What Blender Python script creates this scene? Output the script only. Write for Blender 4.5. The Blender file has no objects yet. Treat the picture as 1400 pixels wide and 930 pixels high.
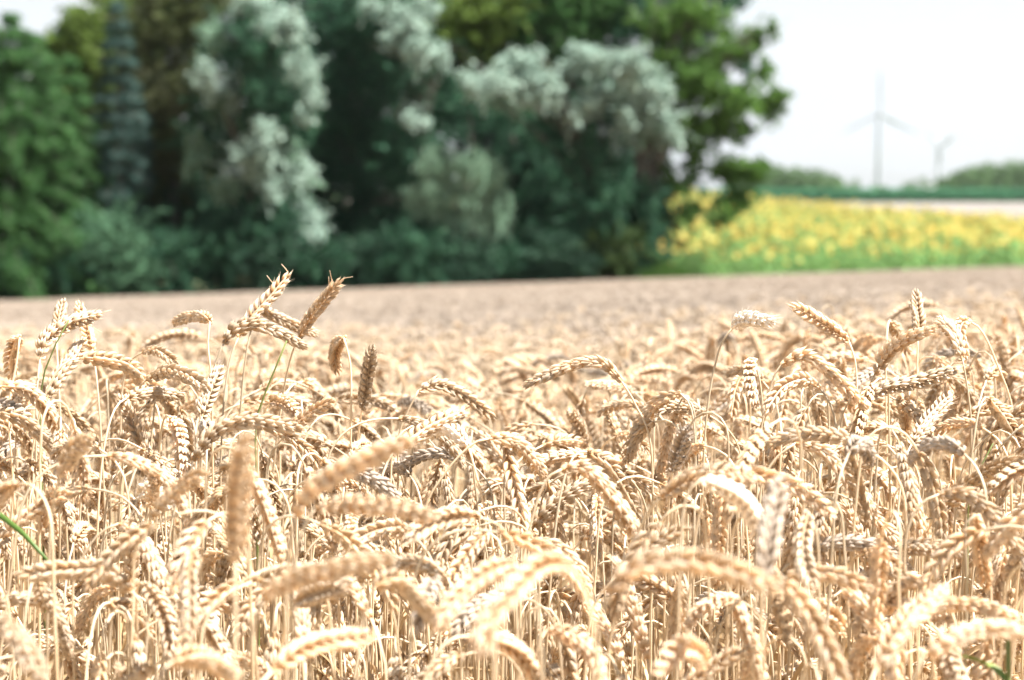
import bpy, math, random
import numpy as np
from mathutils import Vector, Matrix

R = math.radians
rng = np.random.default_rng(7)
scn = bpy.context.scene
COL = scn.collection

# ------------------------------------------------------------------ camera, sky, sun, exposure
F = 2917.0                      # focal length in pixels of the 1400 px wide photograph
ZC = 0.99                       # eye height
PITCH = math.atan((465 - 262) / F)
cam_d = bpy.data.cameras.new('camera'); cam = bpy.data.objects.new('camera', cam_d); COL.objects.link(cam)
cam_d.sensor_width = 36; cam_d.lens = F * 36 / 1400
cam_d.clip_start = 0.05; cam_d.clip_end = 12000
cam.location = (0, 0, ZC); cam.rotation_euler = (math.pi / 2 - PITCH, 0, 0)
cam_d.dof.use_dof = True; cam_d.dof.focus_distance = 1.9; cam_d.dof.aperture_fstop = 7.3
scn.camera = cam

SUN_EL, SUN_AZ = 60, 102         # azimuth clockwise from +Y (the view direction): high on the right
w = bpy.data.worlds.new('World'); scn.world = w; w.use_nodes = True
nt = w.node_tree; nt.nodes.clear()
sky = nt.nodes.new('ShaderNodeTexSky'); sky.sky_type = 'NISHITA'; sky.sun_disc = False
sky.sun_elevation = R(SUN_EL); sky.sun_rotation = R(SUN_AZ); sky.air_density = 1.0; sky.dust_density = 1.5; sky.ozone_density = 1.0
tc = nt.nodes.new('ShaderNodeTexCoord'); mp = nt.nodes.new('ShaderNodeMapping'); mp.inputs['Scale'].default_value = (1, 1, 3.2)
nz = nt.nodes.new('ShaderNodeTexNoise'); nz.inputs['Scale'].default_value = 5.0; nz.inputs['Detail'].default_value = 6; nz.inputs['Roughness'].default_value = .55
rp = nt.nodes.new('ShaderNodeValToRGB'); rp.color_ramp.elements[0].position = .18; rp.color_ramp.elements[1].position = .50
mx = nt.nodes.new('ShaderNodeMix'); mx.data_type = 'RGBA'; mx.inputs[7].default_value = (3.5, 3.76, 4.0, 1)
bg = nt.nodes.new('ShaderNodeBackground'); bg.inputs['Strength'].default_value = .05
wo = nt.nodes.new('ShaderNodeOutputWorld')
L = nt.links.new
L(tc.outputs['Generated'], mp.inputs['Vector']); L(mp.outputs[0], nz.inputs['Vector']); L(nz.outputs['Fac'], rp.inputs[0])
L(rp.outputs[0], mx.inputs[0]); L(sky.outputs[0], mx.inputs[6]); L(mx.outputs[2], bg.inputs[0]); L(bg.outputs[0], wo.inputs[0])

sd = bpy.data.lights.new('sun', 'SUN'); sd.energy = 5.0; sd.angle = R(.5); sd.color = (1, .955, .89)
so = bpy.data.objects.new('sun', sd); COL.objects.link(so); so.location = (10, -10, 30)
sv = Vector((math.sin(R(SUN_AZ)) * math.cos(R(SUN_EL)), math.cos(R(SUN_AZ)) * math.cos(R(SUN_EL)), math.sin(R(SUN_EL))))
so.rotation_euler = sv.to_track_quat('Z', 'Y').to_euler()

scn.view_settings.view_transform = 'Standard'; scn.view_settings.look = 'None'
scn.view_settings.gamma = 1; scn.view_settings.exposure = 2.18
cy = scn.cycles
cy.use_denoising = True; cy.max_bounces = 8; cy.diffuse_bounces = 4; cy.glossy_bounces = 2
cy.transmission_bounces = 4; cy.volume_bounces = 0; cy.sample_clamp_indirect = 8

# ------------------------------------------------------------------ helpers
cp, sp = math.cos(PITCH), math.sin(PITCH)
def W(px, py, d):
    """point at depth d (metres along the view axis) for a place in the photograph"""
    a, b = (px - 700) / F * d, (465 - py) / F * d
    return np.array([a, d * cp + b * sp, ZC - d * sp + b * cp])
def PX(p):
    x, y, z = p[0], p[1], p[2] - ZC
    d = y * cp - z * sp; b = y * sp + z * cp
    return 700 + x / d * F, 465 - b / d * F, d

EDGE = 62.0
def ground(x, y):
    x = np.asarray(x, float); y = np.asarray(y, float)
    near = -.0413 * np.clip(y, -40, EDGE) + .034 * np.clip(x, -40, 40)
    u = np.clip(x / np.maximum(y, 20), -.02, .30)
    z160 = .4 - 12.5 * np.clip(u, 0, .27)
    t1 = np.clip((y - EDGE) / (160 - EDGE), 0, 1); t1 = t1 ** .8
    t2 = np.clip((y - 160) / 190, 0, 1); t3 = np.clip((y - 350) / 3500, 0, 1)
    z = near * (1 - t1) + z160 * t1
    z = z * (1 - t2) + (-.75) * t2
    return z * (1 - t3) + (-6) * t3

def mesh_np(name, v, quads=None, tris=None, attrs=None, smooth=True):
    me = bpy.data.meshes.new(name)
    v = np.asarray(v, np.float32)
    q = np.zeros((0, 4), np.int32) if quads is None else np.asarray(quads, np.int32).reshape(-1, 4)
    t = np.zeros((0, 3), np.int32) if tris is None else np.asarray(tris, np.int32).reshape(-1, 3)
    me.vertices.add(len(v)); me.vertices.foreach_set('co', v.ravel())
    me.loops.add(q.size + t.size); me.loops.foreach_set('vertex_index', np.concatenate([q.ravel(), t.ravel()]))
    n = len(q) + len(t); me.polygons.add(n)
    ls = np.concatenate([np.arange(len(q)) * 4, q.size + np.arange(len(t)) * 3]).astype(np.int32)
    me.polygons.foreach_set('loop_start', ls)
    me.update(calc_edges=True)
    if smooth: me.polygons.foreach_set('use_smooth', np.ones(n, bool))
    for k, a in (attrs or {}).items():
        at = me.attributes.new(k, 'FLOAT', 'POINT'); at.data.foreach_set('value', np.asarray(a, np.float32))
    me.validate()
    return me

class MB:
    """collects pieces into one mesh"""
    def __init__(s): s.v = []; s.q = []; s.t = []; s.a = {}; s.n = 0
    def add(s, co, q=None, t=None, **attrs):
        v = np.asarray(co, float).reshape(-1, 3)
        s.v.append(v)
        if q is not None and len(q): s.q.append(np.asarray(q).reshape(-1, 4) + s.n)
        if t is not None and len(t): s.t.append(np.asarray(t).reshape(-1, 3) + s.n)
        for k in ('v', 'r'):
            a = attrs.get(k, 0.5); s.a.setdefault(k, []).append(np.broadcast_to(np.asarray(a, float), (len(v),)))
        s.n += len(v)
    def box(s, lo, hi, r=.5):
        x0, y0, z0 = lo; x1, y1, z1 = hi
        v = [(x0, y0, z0), (x1, y0, z0), (x1, y1, z0), (x0, y1, z0), (x0, y0, z1), (x1, y0, z1), (x1, y1, z1), (x0, y1, z1)]
        s.add(v, [(0, 3, 2, 1), (4, 5, 6, 7), (0, 1, 5, 4), (1, 2, 6, 5), (2, 3, 7, 6), (3, 0, 4, 7)], r=r)
    def tube(s, P, rad, seg=6, cap=True, r=.5):
        P = np.asarray(P, float); n = len(P); rad = np.broadcast_to(np.asarray(rad, float), (n,))
        T, A, B = frames(P)
        th = np.arange(seg) * 2 * np.pi / seg
        v = P[:, None] + rad[:, None, None] * (np.cos(th)[None, :, None] * A[:, None] + np.sin(th)[None, :, None] * B[:, None])
        i = np.arange(n - 1)[:, None] * seg; j = np.arange(seg)[None]; k = (j + 1) % seg
        q = np.stack([i + j, i + k, i + seg + k, i + seg + j], -1).reshape(-1, 4)
        vv = np.concatenate([v.reshape(-1, 3), P[-1:] + T[-1:] * rad[-1] * .4])
        t = None
        if cap: t = [((n - 1) * seg + a, (n - 1) * seg + (a + 1) % seg, n * seg) for a in range(seg)]
        s.add(vv, q, t, v=np.concatenate([np.repeat(np.linspace(0, 1, n), seg), [1]]), r=r)
    def mesh(s, name, smooth=True):
        return mesh_np(name, np.concatenate(s.v), np.concatenate(s.q) if s.q else None, np.concatenate(s.t) if s.t else None,
                       {k: np.concatenate(a) for k, a in s.a.items()}, smooth)
    def build(s, name, mat, parent=None, smooth=True):
        return link(name, s.mesh(name, smooth), mat, parent)

def frames(P):
    T = np.gradient(P, axis=0); T /= np.linalg.norm(T, axis=1)[:, None] + 1e-12
    ref = np.array([0, 1., 0]) if abs(T[0][1]) < .9 else np.array([1., 0, 0])
    a = np.cross(T[0], ref); a /= np.linalg.norm(a); A = [a]
    for i in range(1, len(P)):
        a = A[-1] - T[i] * np.dot(A[-1], T[i]); a /= np.linalg.norm(a) + 1e-12; A.append(a)
    A = np.array(A)
    return T, A, np.cross(T, A)

def link(name, me, mat, parent=None, col=COL):
    o = bpy.data.objects.new(name, me)
    if mat and not me.materials: me.materials.append(mat)
    if col: col.objects.link(o)
    if parent: o.parent = parent
    return o
def tag(o, label=None, cat=None, group=None, kind=None):
    for k, v in (('label', label), ('category', cat), ('group', group), ('kind', kind)):
        if v: o[k] = v
    return o
def empty(name, loc=(0, 0, 0), rz=0):
    o = bpy.data.objects.new(name, None); COL.objects.link(o); o.location = loc; o.rotation_euler = (0, 0, rz); o.empty_display_size = .1
    return o

# ------------------------------------------------------------------ materials
def mat_new(name):
    m = bpy.data.materials.new(name); m.use_nodes = True; t = m.node_tree; t.nodes.clear()
    out = t.nodes.new('ShaderNodeOutputMaterial'); return m, t, out
def N(t, typ, **kw):
    n = t.nodes.new(typ)
    for k, v in kw.items():
        if k in n.inputs: n.inputs[k].default_value = v
        else: setattr(n, k, v)
    return n
def mixrgb(t, fac, a, b, blend='MIX'):
    m = t.nodes.new('ShaderNodeMix'); m.data_type = 'RGBA'; m.blend_type = blend
    for s, val in ((0, fac), (6, a), (7, b)):
        if isinstance(val, bpy.types.NodeSocket): t.links.new(val, m.inputs[s])
        else: m.inputs[s].default_value = val if s == 0 else (*val, 1)
    return m.outputs[2]
def plant_mat(name, ca, cb, cc=None, trans=.25, rough=.6, attr='v', scale=2.0, objvar=.3, spec=.3, nfac=.5, tcol=1.0, dark=.72):
    """ca->cb along attribute, cc by noise, brightness per object and per leaf/floret"""
    m, t, out = mat_new(name); l = t.links.new
    av = N(t, 'ShaderNodeAttribute', attribute_name=attr); ar = N(t, 'ShaderNodeAttribute', attribute_name='r')
    c = mixrgb(t, av.outputs['Fac'], ca, cb)
    tc = N(t, 'ShaderNodeTexCoord'); nz = N(t, 'ShaderNodeTexNoise', Scale=scale, Detail=3.0)
    l(tc.outputs['Object'], nz.inputs['Vector'])
    if cc:
        rr = N(t, 'ShaderNodeMapRange'); rr.inputs[1].default_value = .45; rr.inputs[2].default_value = .65; rr.inputs[4].default_value = nfac
        l(nz.outputs['Fac'], rr.inputs[0]); c = mixrgb(t, rr.outputs[0], c, cc)
    oi = N(t, 'ShaderNodeObjectInfo')
    m1 = N(t, 'ShaderNodeMapRange'); m1.inputs[3].default_value = 1 - objvar; m1.inputs[4].default_value = 1 + objvar * .35; l(oi.outputs['Random'], m1.inputs[0])
    m2 = N(t, 'ShaderNodeMapRange'); m2.inputs[3].default_value = dark; m2.inputs[4].default_value = 1.12; l(ar.outputs['Fac'], m2.inputs[0])
    mm = N(t, 'ShaderNodeMath', operation='MULTIPLY'); l(m1.outputs[0], mm.inputs[0]); l(m2.outputs[0], mm.inputs[1])
    cc2 = N(t, 'ShaderNodeCombineColor'); [l(mm.outputs[0], cc2.inputs[i]) for i in range(3)]
    c = mixrgb(t, 1.0, c, cc2.outputs[0], 'MULTIPLY')
    b = N(t, 'ShaderNodeBsdfPrincipled', Roughness=rough); b.inputs['Specular IOR Level'].default_value = spec; l(c, b.inputs['Base Color'])
    if trans > 0:
        tr = N(t, 'ShaderNodeBsdfTranslucent'); l(c, tr.inputs[0]); ms = N(t, 'ShaderNodeMixShader'); ms.inputs[0].default_value = trans
        l(b.outputs[0], ms.inputs[1]); l(tr.outputs[0], ms.inputs[2]); l(ms.outputs[0], out.inputs[0])
    else: l(b.outputs[0], out.inputs[0])
    return m
def simple_mat(name, a, b, scale=1.0, rough=.8, detail=6, spec=.3, lo=.35, hi=.65):
    m, t, out = mat_new(name); l = t.links.new
    tc = N(t, 'ShaderNodeTexCoord'); nz = N(t, 'ShaderNodeTexNoise', Scale=scale, Detail=float(detail)); l(tc.outputs['Object'], nz.inputs['Vector'])
    rr = N(t, 'ShaderNodeMapRange'); rr.inputs[1].default_value = lo; rr.inputs[2].default_value = hi; l(nz.outputs['Fac'], rr.inputs[0])
    c = mixrgb(t, rr.outputs[0], a, b)
    s = N(t, 'ShaderNodeBsdfPrincipled', Roughness=rough); s.inputs['Specular IOR Level'].default_value = spec
    l(c, s.inputs['Base Color']); l(s.outputs[0], out.inputs[0])
    return m

M = {}
M['husk'] = plant_mat('wheat_husk', (.64, .41, .20), (.80, .68, .53), (.82, .73, .61), trans=.48, rough=.55, scale=60, objvar=.2, dark=.76)
M['husk_grey'] = plant_mat('weathered_husk', (.30, .22, .15), (.52, .44, .36), (.40, .34, .29), trans=.15, rough=.7, scale=60, objvar=.1)
M['stem'] = plant_mat('wheat_straw', (.58, .42, .24), (.72, .59, .42), (.76, .67, .52), trans=.3, rough=.45, scale=25, objvar=.3, spec=.5)
M['palehusk'] = plant_mat('bleached_husk', (.66, .52, .36), (.86, .80, .72), (.86, .82, .76), trans=.3, rough=.5, scale=60, objvar=.0, dark=.9)  # husk in a paler, near-white tone for a few ears
M['dryleaf'] = plant_mat('dry_leaf', (.58, .41, .21), (.72, .56, .36), (.50, .33, .16), trans=.35, rough=.6, scale=30, objvar=.3)
M['greenstem'] = plant_mat('green_stem', (.10, .17, .03), (.16, .20, .06), (.25, .26, .08), trans=.2, rough=.5, scale=40, objvar=.1)
M['farwheat'] = plant_mat('far_wheat', (.345, .275, .21), (.46, .39, .33), (.47, .41, .35), trans=.15, rough=.7, scale=8, objvar=.3)
M['midwheat'] = plant_mat('mid_wheat', (.44, .30, .17), (.61, .50, .38), (.63, .54, .43), trans=.15, rough=.6, scale=8, objvar=.3)
M['farstem'] = M['farwheat']
M['soil'] = simple_mat('soil', (.20, .14, .085), (.42, .31, .19), scale=3.5)

# ------------------------------------------------------------------ terrain
def build_ground():
    ys = np.concatenate([np.linspace(-30, 0, 7), np.linspace(1, 12, 23), np.linspace(13, 70, 58), np.geomspace(72, 9000, 70)])
    xs = np.concatenate([-np.geomspace(6000, 26, 26), np.linspace(-25, 25, 51), np.geomspace(26, 6000, 26)])
    X, Y = np.meshgrid(xs, ys)
    Z = ground(X, Y)
    v = np.stack([X, Y, Z], -1).reshape(-1, 3)
    ny, nx = X.shape
    i = np.arange(ny - 1)[:, None] * nx + np.arange(nx - 1)[None]
    q = np.stack([i, i + 1, i + nx + 1, i + nx], -1).reshape(-1, 4)
    m, t, out = mat_new('earth_and_far_fields'); l = t.links.new
    tc = N(t, 'ShaderNodeTexCoord'); sx = N(t, 'ShaderNodeSeparateXYZ'); l(tc.outputs['Object'], sx.inputs[0])
    nz = N(t, 'ShaderNodeTexNoise', Scale=3.0, Detail=8.0); l(tc.outputs['Object'], nz.inputs['Vector'])
    soil = mixrgb(t, nz.outputs['Fac'], (.18, .125, .075), (.46, .34, .21))
    nz2 = N(t, 'ShaderNodeTexNoise', Scale=.05, Detail=6.0); l(tc.outputs['Object'], nz2.inputs['Vector'])
    far = mixrgb(t, nz2.outputs['Fac'], (.105, .092, .082), (.15, .135, .122))
    g = mixrgb(t, nz2.outputs['Fac'], (.07, .13, .05), (.12, .18, .07))
    def step(v, a, b):
        r = N(t, 'ShaderNodeMapRange'); r.inputs[1].default_value = a; r.inputs[2].default_value = b; l(v, r.inputs[0]); return r.outputs[0]
    c = mixrgb(t, step(sx.outputs['Y'], 61.5, 63), soil, (.09, .10, .045))
    c = mixrgb(t, step(sx.outputs['Y'], 150, 156), c, far)
    c = mixrgb(t, step(sx.outputs['Y'], 372, 376), c, g)
    b = N(t, 'ShaderNodeBsdfPrincipled', Roughness=.9); l(c, b.inputs['Base Color']); l(b.outputs[0], out.inputs[0])
    o = link('ground', mesh_np('ground', v, q), m); tag(o, kind='structure')
build_ground()

# ------------------------------------------------------------------ wheat geometry
def floret_template(seg=6, hi=True):
    vs = np.array([0, .16, .42, .7, .88, 1.0]) if hi else np.array([0, .35, .75])
    rs = np.array([.35, .82, 1.0, .72, .34, .07]) if hi else np.array([.4, 1., .6])
    th = np.arange(seg) * 2 * np.pi / seg
    V = [(np.cos(a) * r, np.sin(a) * r, v) for v, r in zip(vs, rs) for a in th]
    V.append((0, 0, 1.0)); n = len(vs)
    q = [(i * seg + j, i * seg + (j + 1) % seg, (i + 1) * seg + (j + 1) % seg, (i + 1) * seg + j) for i in range(n - 1) for j in range(seg)]
    t = [((n - 1) * seg + j, (n - 1) * seg + (j + 1) % seg, n * seg) for j in range(seg)]
    return np.array(V), np.array(q), np.array(t)
TH = floret_template(6, True); TL = floret_template(4, False)

def resample(P, n):
    P = np.asarray(P, float); s = np.concatenate([[0], np.cumsum(np.linalg.norm(np.diff(P, axis=0), axis=1))])
    t = np.linspace(0, s[-1], n); return np.stack([np.interp(t, s, P[:, k]) for k in range(3)], 1)
def catmull(P, per=8):
    P = np.asarray(P, float); Q = np.vstack([2 * P[0] - P[1], P, 2 * P[-1] - P[-2]]); out = []
    for i in range(1, len(Q) - 2):
        a, b, c, d = Q[i - 1:i + 3]
        for t in np.linspace(0, 1, per, endpoint=False):
            out.append(.5 * (2 * b + (c - a) * t + (2 * a - 5 * b + 4 * c - d) * t * t + (3 * b - a - 3 * c + d) * t ** 3))
    out.append(P[-1]); return np.array(out)

def tail(g, a, b):
    """extra points from the soil g up to a so that spacing shrinks smoothly towards the step a-b"""
    d = max(.03, np.linalg.norm(a - b)); Lg = np.linalg.norm(g - a); out = [g]; t = Lg * .5
    while t > d * 1.3: out.append(a + (g - a) * (t / Lg)); t *= .5
    return out
def ear_mesh(mb, curve, rg, hi=True, roll=None, awn=.35, fat=1.0, nodes=None, size=1.0):
    """two alternating ranks of spikelets, each a fan of pointed husks, along the curve"""
    Lr = np.linalg.norm(np.diff(curve, axis=0), axis=1).sum()
    nn = nodes or max(10, int(round(Lr / (.0050 * size))))
    if not hi: nn = max(6, nn // 2)
    P = resample(curve, nn + 1); T, A, B = frames(P)
    roll = rg.uniform(0, np.pi) if roll is None else roll
    tw = roll + np.linspace(0, rg.uniform(-.7, .7), nn + 1)
    S = np.cos(tw)[:, None] * A + np.sin(tw)[:, None] * B; D = np.cross(T, S)
    V0, q0, t0 = TH if hi else TL
    fan = np.array([-1.3, -.45, .45, 1.3]) if hi else np.array([-.8, .8])
    allv = []; q = []; t = []; av = []; ar = []; n0 = 0; nv = len(V0)
    for i in range(nn + 1):
        f = i / nn
        sc = (.62 + .38 * min(1, f * 6)) * (1 - .38 * max(0, (f - .72) / .28) ** 1.5) * size
        sides = (1 if i % 2 else -1,)
        for sd in sides:
            term = i >= nn - 1
            for k, fo in enumerate(fan):
                ln = (.0118 if hi else .0128) * sc * rg.uniform(.86, 1.14); wd = (.0027 if hi else .0046) * sc * fat * rg.uniform(.88, 1.12)
                inner = abs(fo) < 1
                out_a = (.54 if inner else .42) * rg.uniform(.8, 1.2) * (0.25 if term else 1)
                fa = fo * .24 * rg.uniform(.8, 1.2)
                ax = T[i] + S[i] * sd * math.tan(out_a) + D[i] * math.tan(fa)
                ax /= np.linalg.norm(ax)
                base = P[i] + S[i] * sd * .0015 * sc + D[i] * fo * .0019 * sc * fat + T[i] * (.0018 * sc if inner else 0)
                u = S[i] * sd - ax * np.dot(S[i] * sd, ax); u /= np.linalg.norm(u); w_ = np.cross(ax, u)
                z = V0[:, 2].copy(); tipa = awn * rg.uniform(.2, 1.0) * (1 + 2.2 * max(0, f - .6))
                if hi: z[-1] = 1.0 + tipa
                bow = np.sin(np.clip(z, 0, 1) * np.pi) * .10 - .06 * z
                v = base + (V0[:, 0:1] * wd * .8) * u + (V0[:, 1:2] * wd) * w_ + z[:, None] * ln * ax + (bow * ln)[:, None] * u
                allv.append(v); q.append(q0 + n0); t.append(t0 + n0); n0 += nv
                av.append(np.clip(z, 0, 1.2) ** .8); ar.append(np.full(nv, rg.uniform(0, 1)))
    mb.add(np.concatenate(allv), np.concatenate(q), np.concatenate(t), v=np.concatenate(av), r=np.concatenate(ar))
    mb.tube(P, .0012 * size, seg=4, r=.4)

def leaf_mesh(mb, p0, az, rg, length=.2, width=.007, rise=.6, droop=2.4, n=10):
    th = rise; P = [np.array(p0)]; dirs = []
    for i in range(n):
        d = np.array([math.sin(th) * math.cos(az), math.sin(th) * math.sin(az), math.cos(th)]); dirs.append(d)
        P.append(P[-1] + d * length / n); th += droop / n * rg.uniform(.5, 1.5); az += rg.uniform(-.2, .2)
    P = np.array(P); side = np.array([-math.sin(az), math.cos(az), 0])
    T, A, B = frames(P); tw = np.cumsum(rg.uniform(-.1, .35, n + 1))
    S = side - T * (T @ side)[:, None]; S /= np.linalg.norm(S, axis=1)[:, None]; U = np.cross(T, S)
    S2 = np.cos(tw)[:, None] * S + np.sin(tw)[:, None] * U; U2 = np.cross(T, S2)
    wd = width * np.sin(np.linspace(.35, np.pi * .98, n + 1)) ** .6
    v = np.stack([P - S2 * wd[:, None] * .5, P - U2 * wd[:, None] * .22, P + S2 * wd[:, None] * .5], 1).reshape(-1, 3)
    q = [(i * 3 + k, i * 3 + k + 1, i * 3 + 4 + k, i * 3 + 3 + k) for i in range(n) for k in (0, 1)]
    mb.add(v, q, v=np.repeat(np.linspace(0, 1, n + 1), 3), r=rg.uniform(0, 1))

def stem_tube(mb, P, rg, r0=.0017, r1=.0009):
    s_ = np.concatenate([[0], np.cumsum(np.linalg.norm(np.diff(P, axis=0), axis=1))]); tt = s_[-1]
    t_ = np.concatenate([np.linspace(0, tt - .17, 14, endpoint=False), np.linspace(tt - .17, tt, 20)])
    P = np.stack([np.interp(t_, s_, P[:, k]) for k in range(3)], 1); rad = r0 + (r1 - r0) * t_ / tt
    for k in (5, 10): rad[k] *= 1.35
    mb.tube(P, rad, seg=6, r=rg.uniform(.2, 1))

def plant_curve(rg, H, lean, th1, th2, earL, neck=.12):
    """stem + ear as one bending curve in the XZ plane, bending toward +X; H = length of the straight stem"""
    pts = [np.zeros(3)]; th = lean * .3
    ds = .012; n = int(H / ds)
    for i in range(n):
        th = lean * (.3 + .7 * i / n); pts.append(pts[-1] + ds * np.array([math.sin(th), 0, math.cos(th)]))
    m = int(neck / .006)
    for i in range(m):
        f = (i + 1) / m; a = lean + (th1 - lean) * (f * f * (3 - 2 * f)); pts.append(pts[-1] + .006 * np.array([math.sin(a), 0, math.cos(a)]))
    k = len(pts) - 1; m = int(earL / .005)
    for i in range(m):
        a = th1 + (th2 - th1) * (i + 1) / m; pts.append(pts[-1] + .005 * np.array([math.sin(a), 0, math.cos(a)]))
    P = np.array(pts); wob = np.cumsum(rg.normal(0, .0004, len(P))); P[:, 1] += wob
    return P[:k + 1], P[k:]

POSES = []   # (pose word, stem mesh, ear mesh, leaf mesh, top height, reach, neck point, tip point)
def make_variant(rg, pose, hi=True, full=True):
    lean = rg.uniform(.02, .16); earL = rg.uniform(.055, .086)
    a = {'upright': (.25, .5), 'slanting': (.7, 1.25), 'arching': (1.1, 2.1), 'hooked': (1.8, 2.75), 'hanging': (2.5, 3.05)}[pose]
    th1, th2 = a[0] * rg.uniform(.85, 1.15), min(3.1, a[1] * rg.uniform(.9, 1.1))
    neck = {'upright': .06, 'slanting': .07, 'arching': .075, 'hooked': .08, 'hanging': .07}[pose] * rg.uniform(.7, 1.25)
    H = .72 * (1 if full else 1)
    st, er = plant_curve(rg, H, lean, th1, th2, earL, neck)
    top = max(st[:, 2].max(), er[:, 2].max())
    mb1 = MB(); stem_tube(mb1, st, rg); mb2 = MB(); ear_mesh(mb2, er, rg, hi=hi, awn=rg.uniform(.15, .9), fat=rg.uniform(.85, 1.1), size=rg.uniform(.70, .88))
    mb3 = MB()
    for k in range(rg.integers(1, 5)):
        h = rg.uniform(.25, .54); p = st[np.argmin(abs(st[:, 2] - h))]
        leaf_mesh(mb3, p, rg.uniform(0, 6.28), rg, length=rg.uniform(.08, .16), width=rg.uniform(.003, .007), rise=rg.uniform(.1, .5), droop=rg.uniform(.4, 2.8))
    return dict(pose=pose, stem=mb1, ear=mb2, leaf=mb3, top=top, neck=er[0], tip=er[-1], mid=er[len(er) // 2])

M['brownhusk'] = plant_mat('brown_husk', (.50, .31, .15), (.66, .50, .33), (.66, .54, .40), trans=.2, rough=.6, scale=60, objvar=.2)
M['greyhusk'] = M['husk_grey']
def zrot(p, a): return np.array([p[0] * math.cos(a) - p[1] * math.sin(a), p[0] * math.sin(a) + p[1] * math.cos(a), p[2]])

VAR = []
for pose, n in (('upright', 4), ('slanting', 5), ('arching', 8), ('hooked', 7), ('hanging', 7)):
    for i in range(n):
        v = make_variant(rng, pose); v['ms'] = v['stem'].mesh('stem'); v['me'] = v['ear'].mesh('ear'); v['ml'] = v['leaf'].mesh('leaf')
        v['ms'].materials.append(M['stem']); v['hm'] = 'brownhusk' if len(VAR) % 6 == 2 else ('greyhusk' if len(VAR) == 13 else 'husk'); v['me'].materials.append(M[v['hm']]); v['ml'].materials.append(M['dryleaf'])
        VAR.append(v)
PW = np.array([.9] * 4 + [1.0] * 5 + [.95] * 8 + [1.1] * 7 + [1.35] * 7); PW /= PW.sum()

INFO = []      # every individual stalk: object, pose, screen place, direction, depth, landmark phrase
def screen_info(o, pose, neck, mid, tip, landmark=None, label=None):
    a = PX(neck); b = PX(tip); c = PX(mid); INFO.append(dict(o=o, pose=pose, x=c[0], y=c[1], d=c[2], dx=b[0] - a[0], dy=b[1] - a[1], dep=b[2] - a[2], landmark=landmark, label=label))

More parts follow.
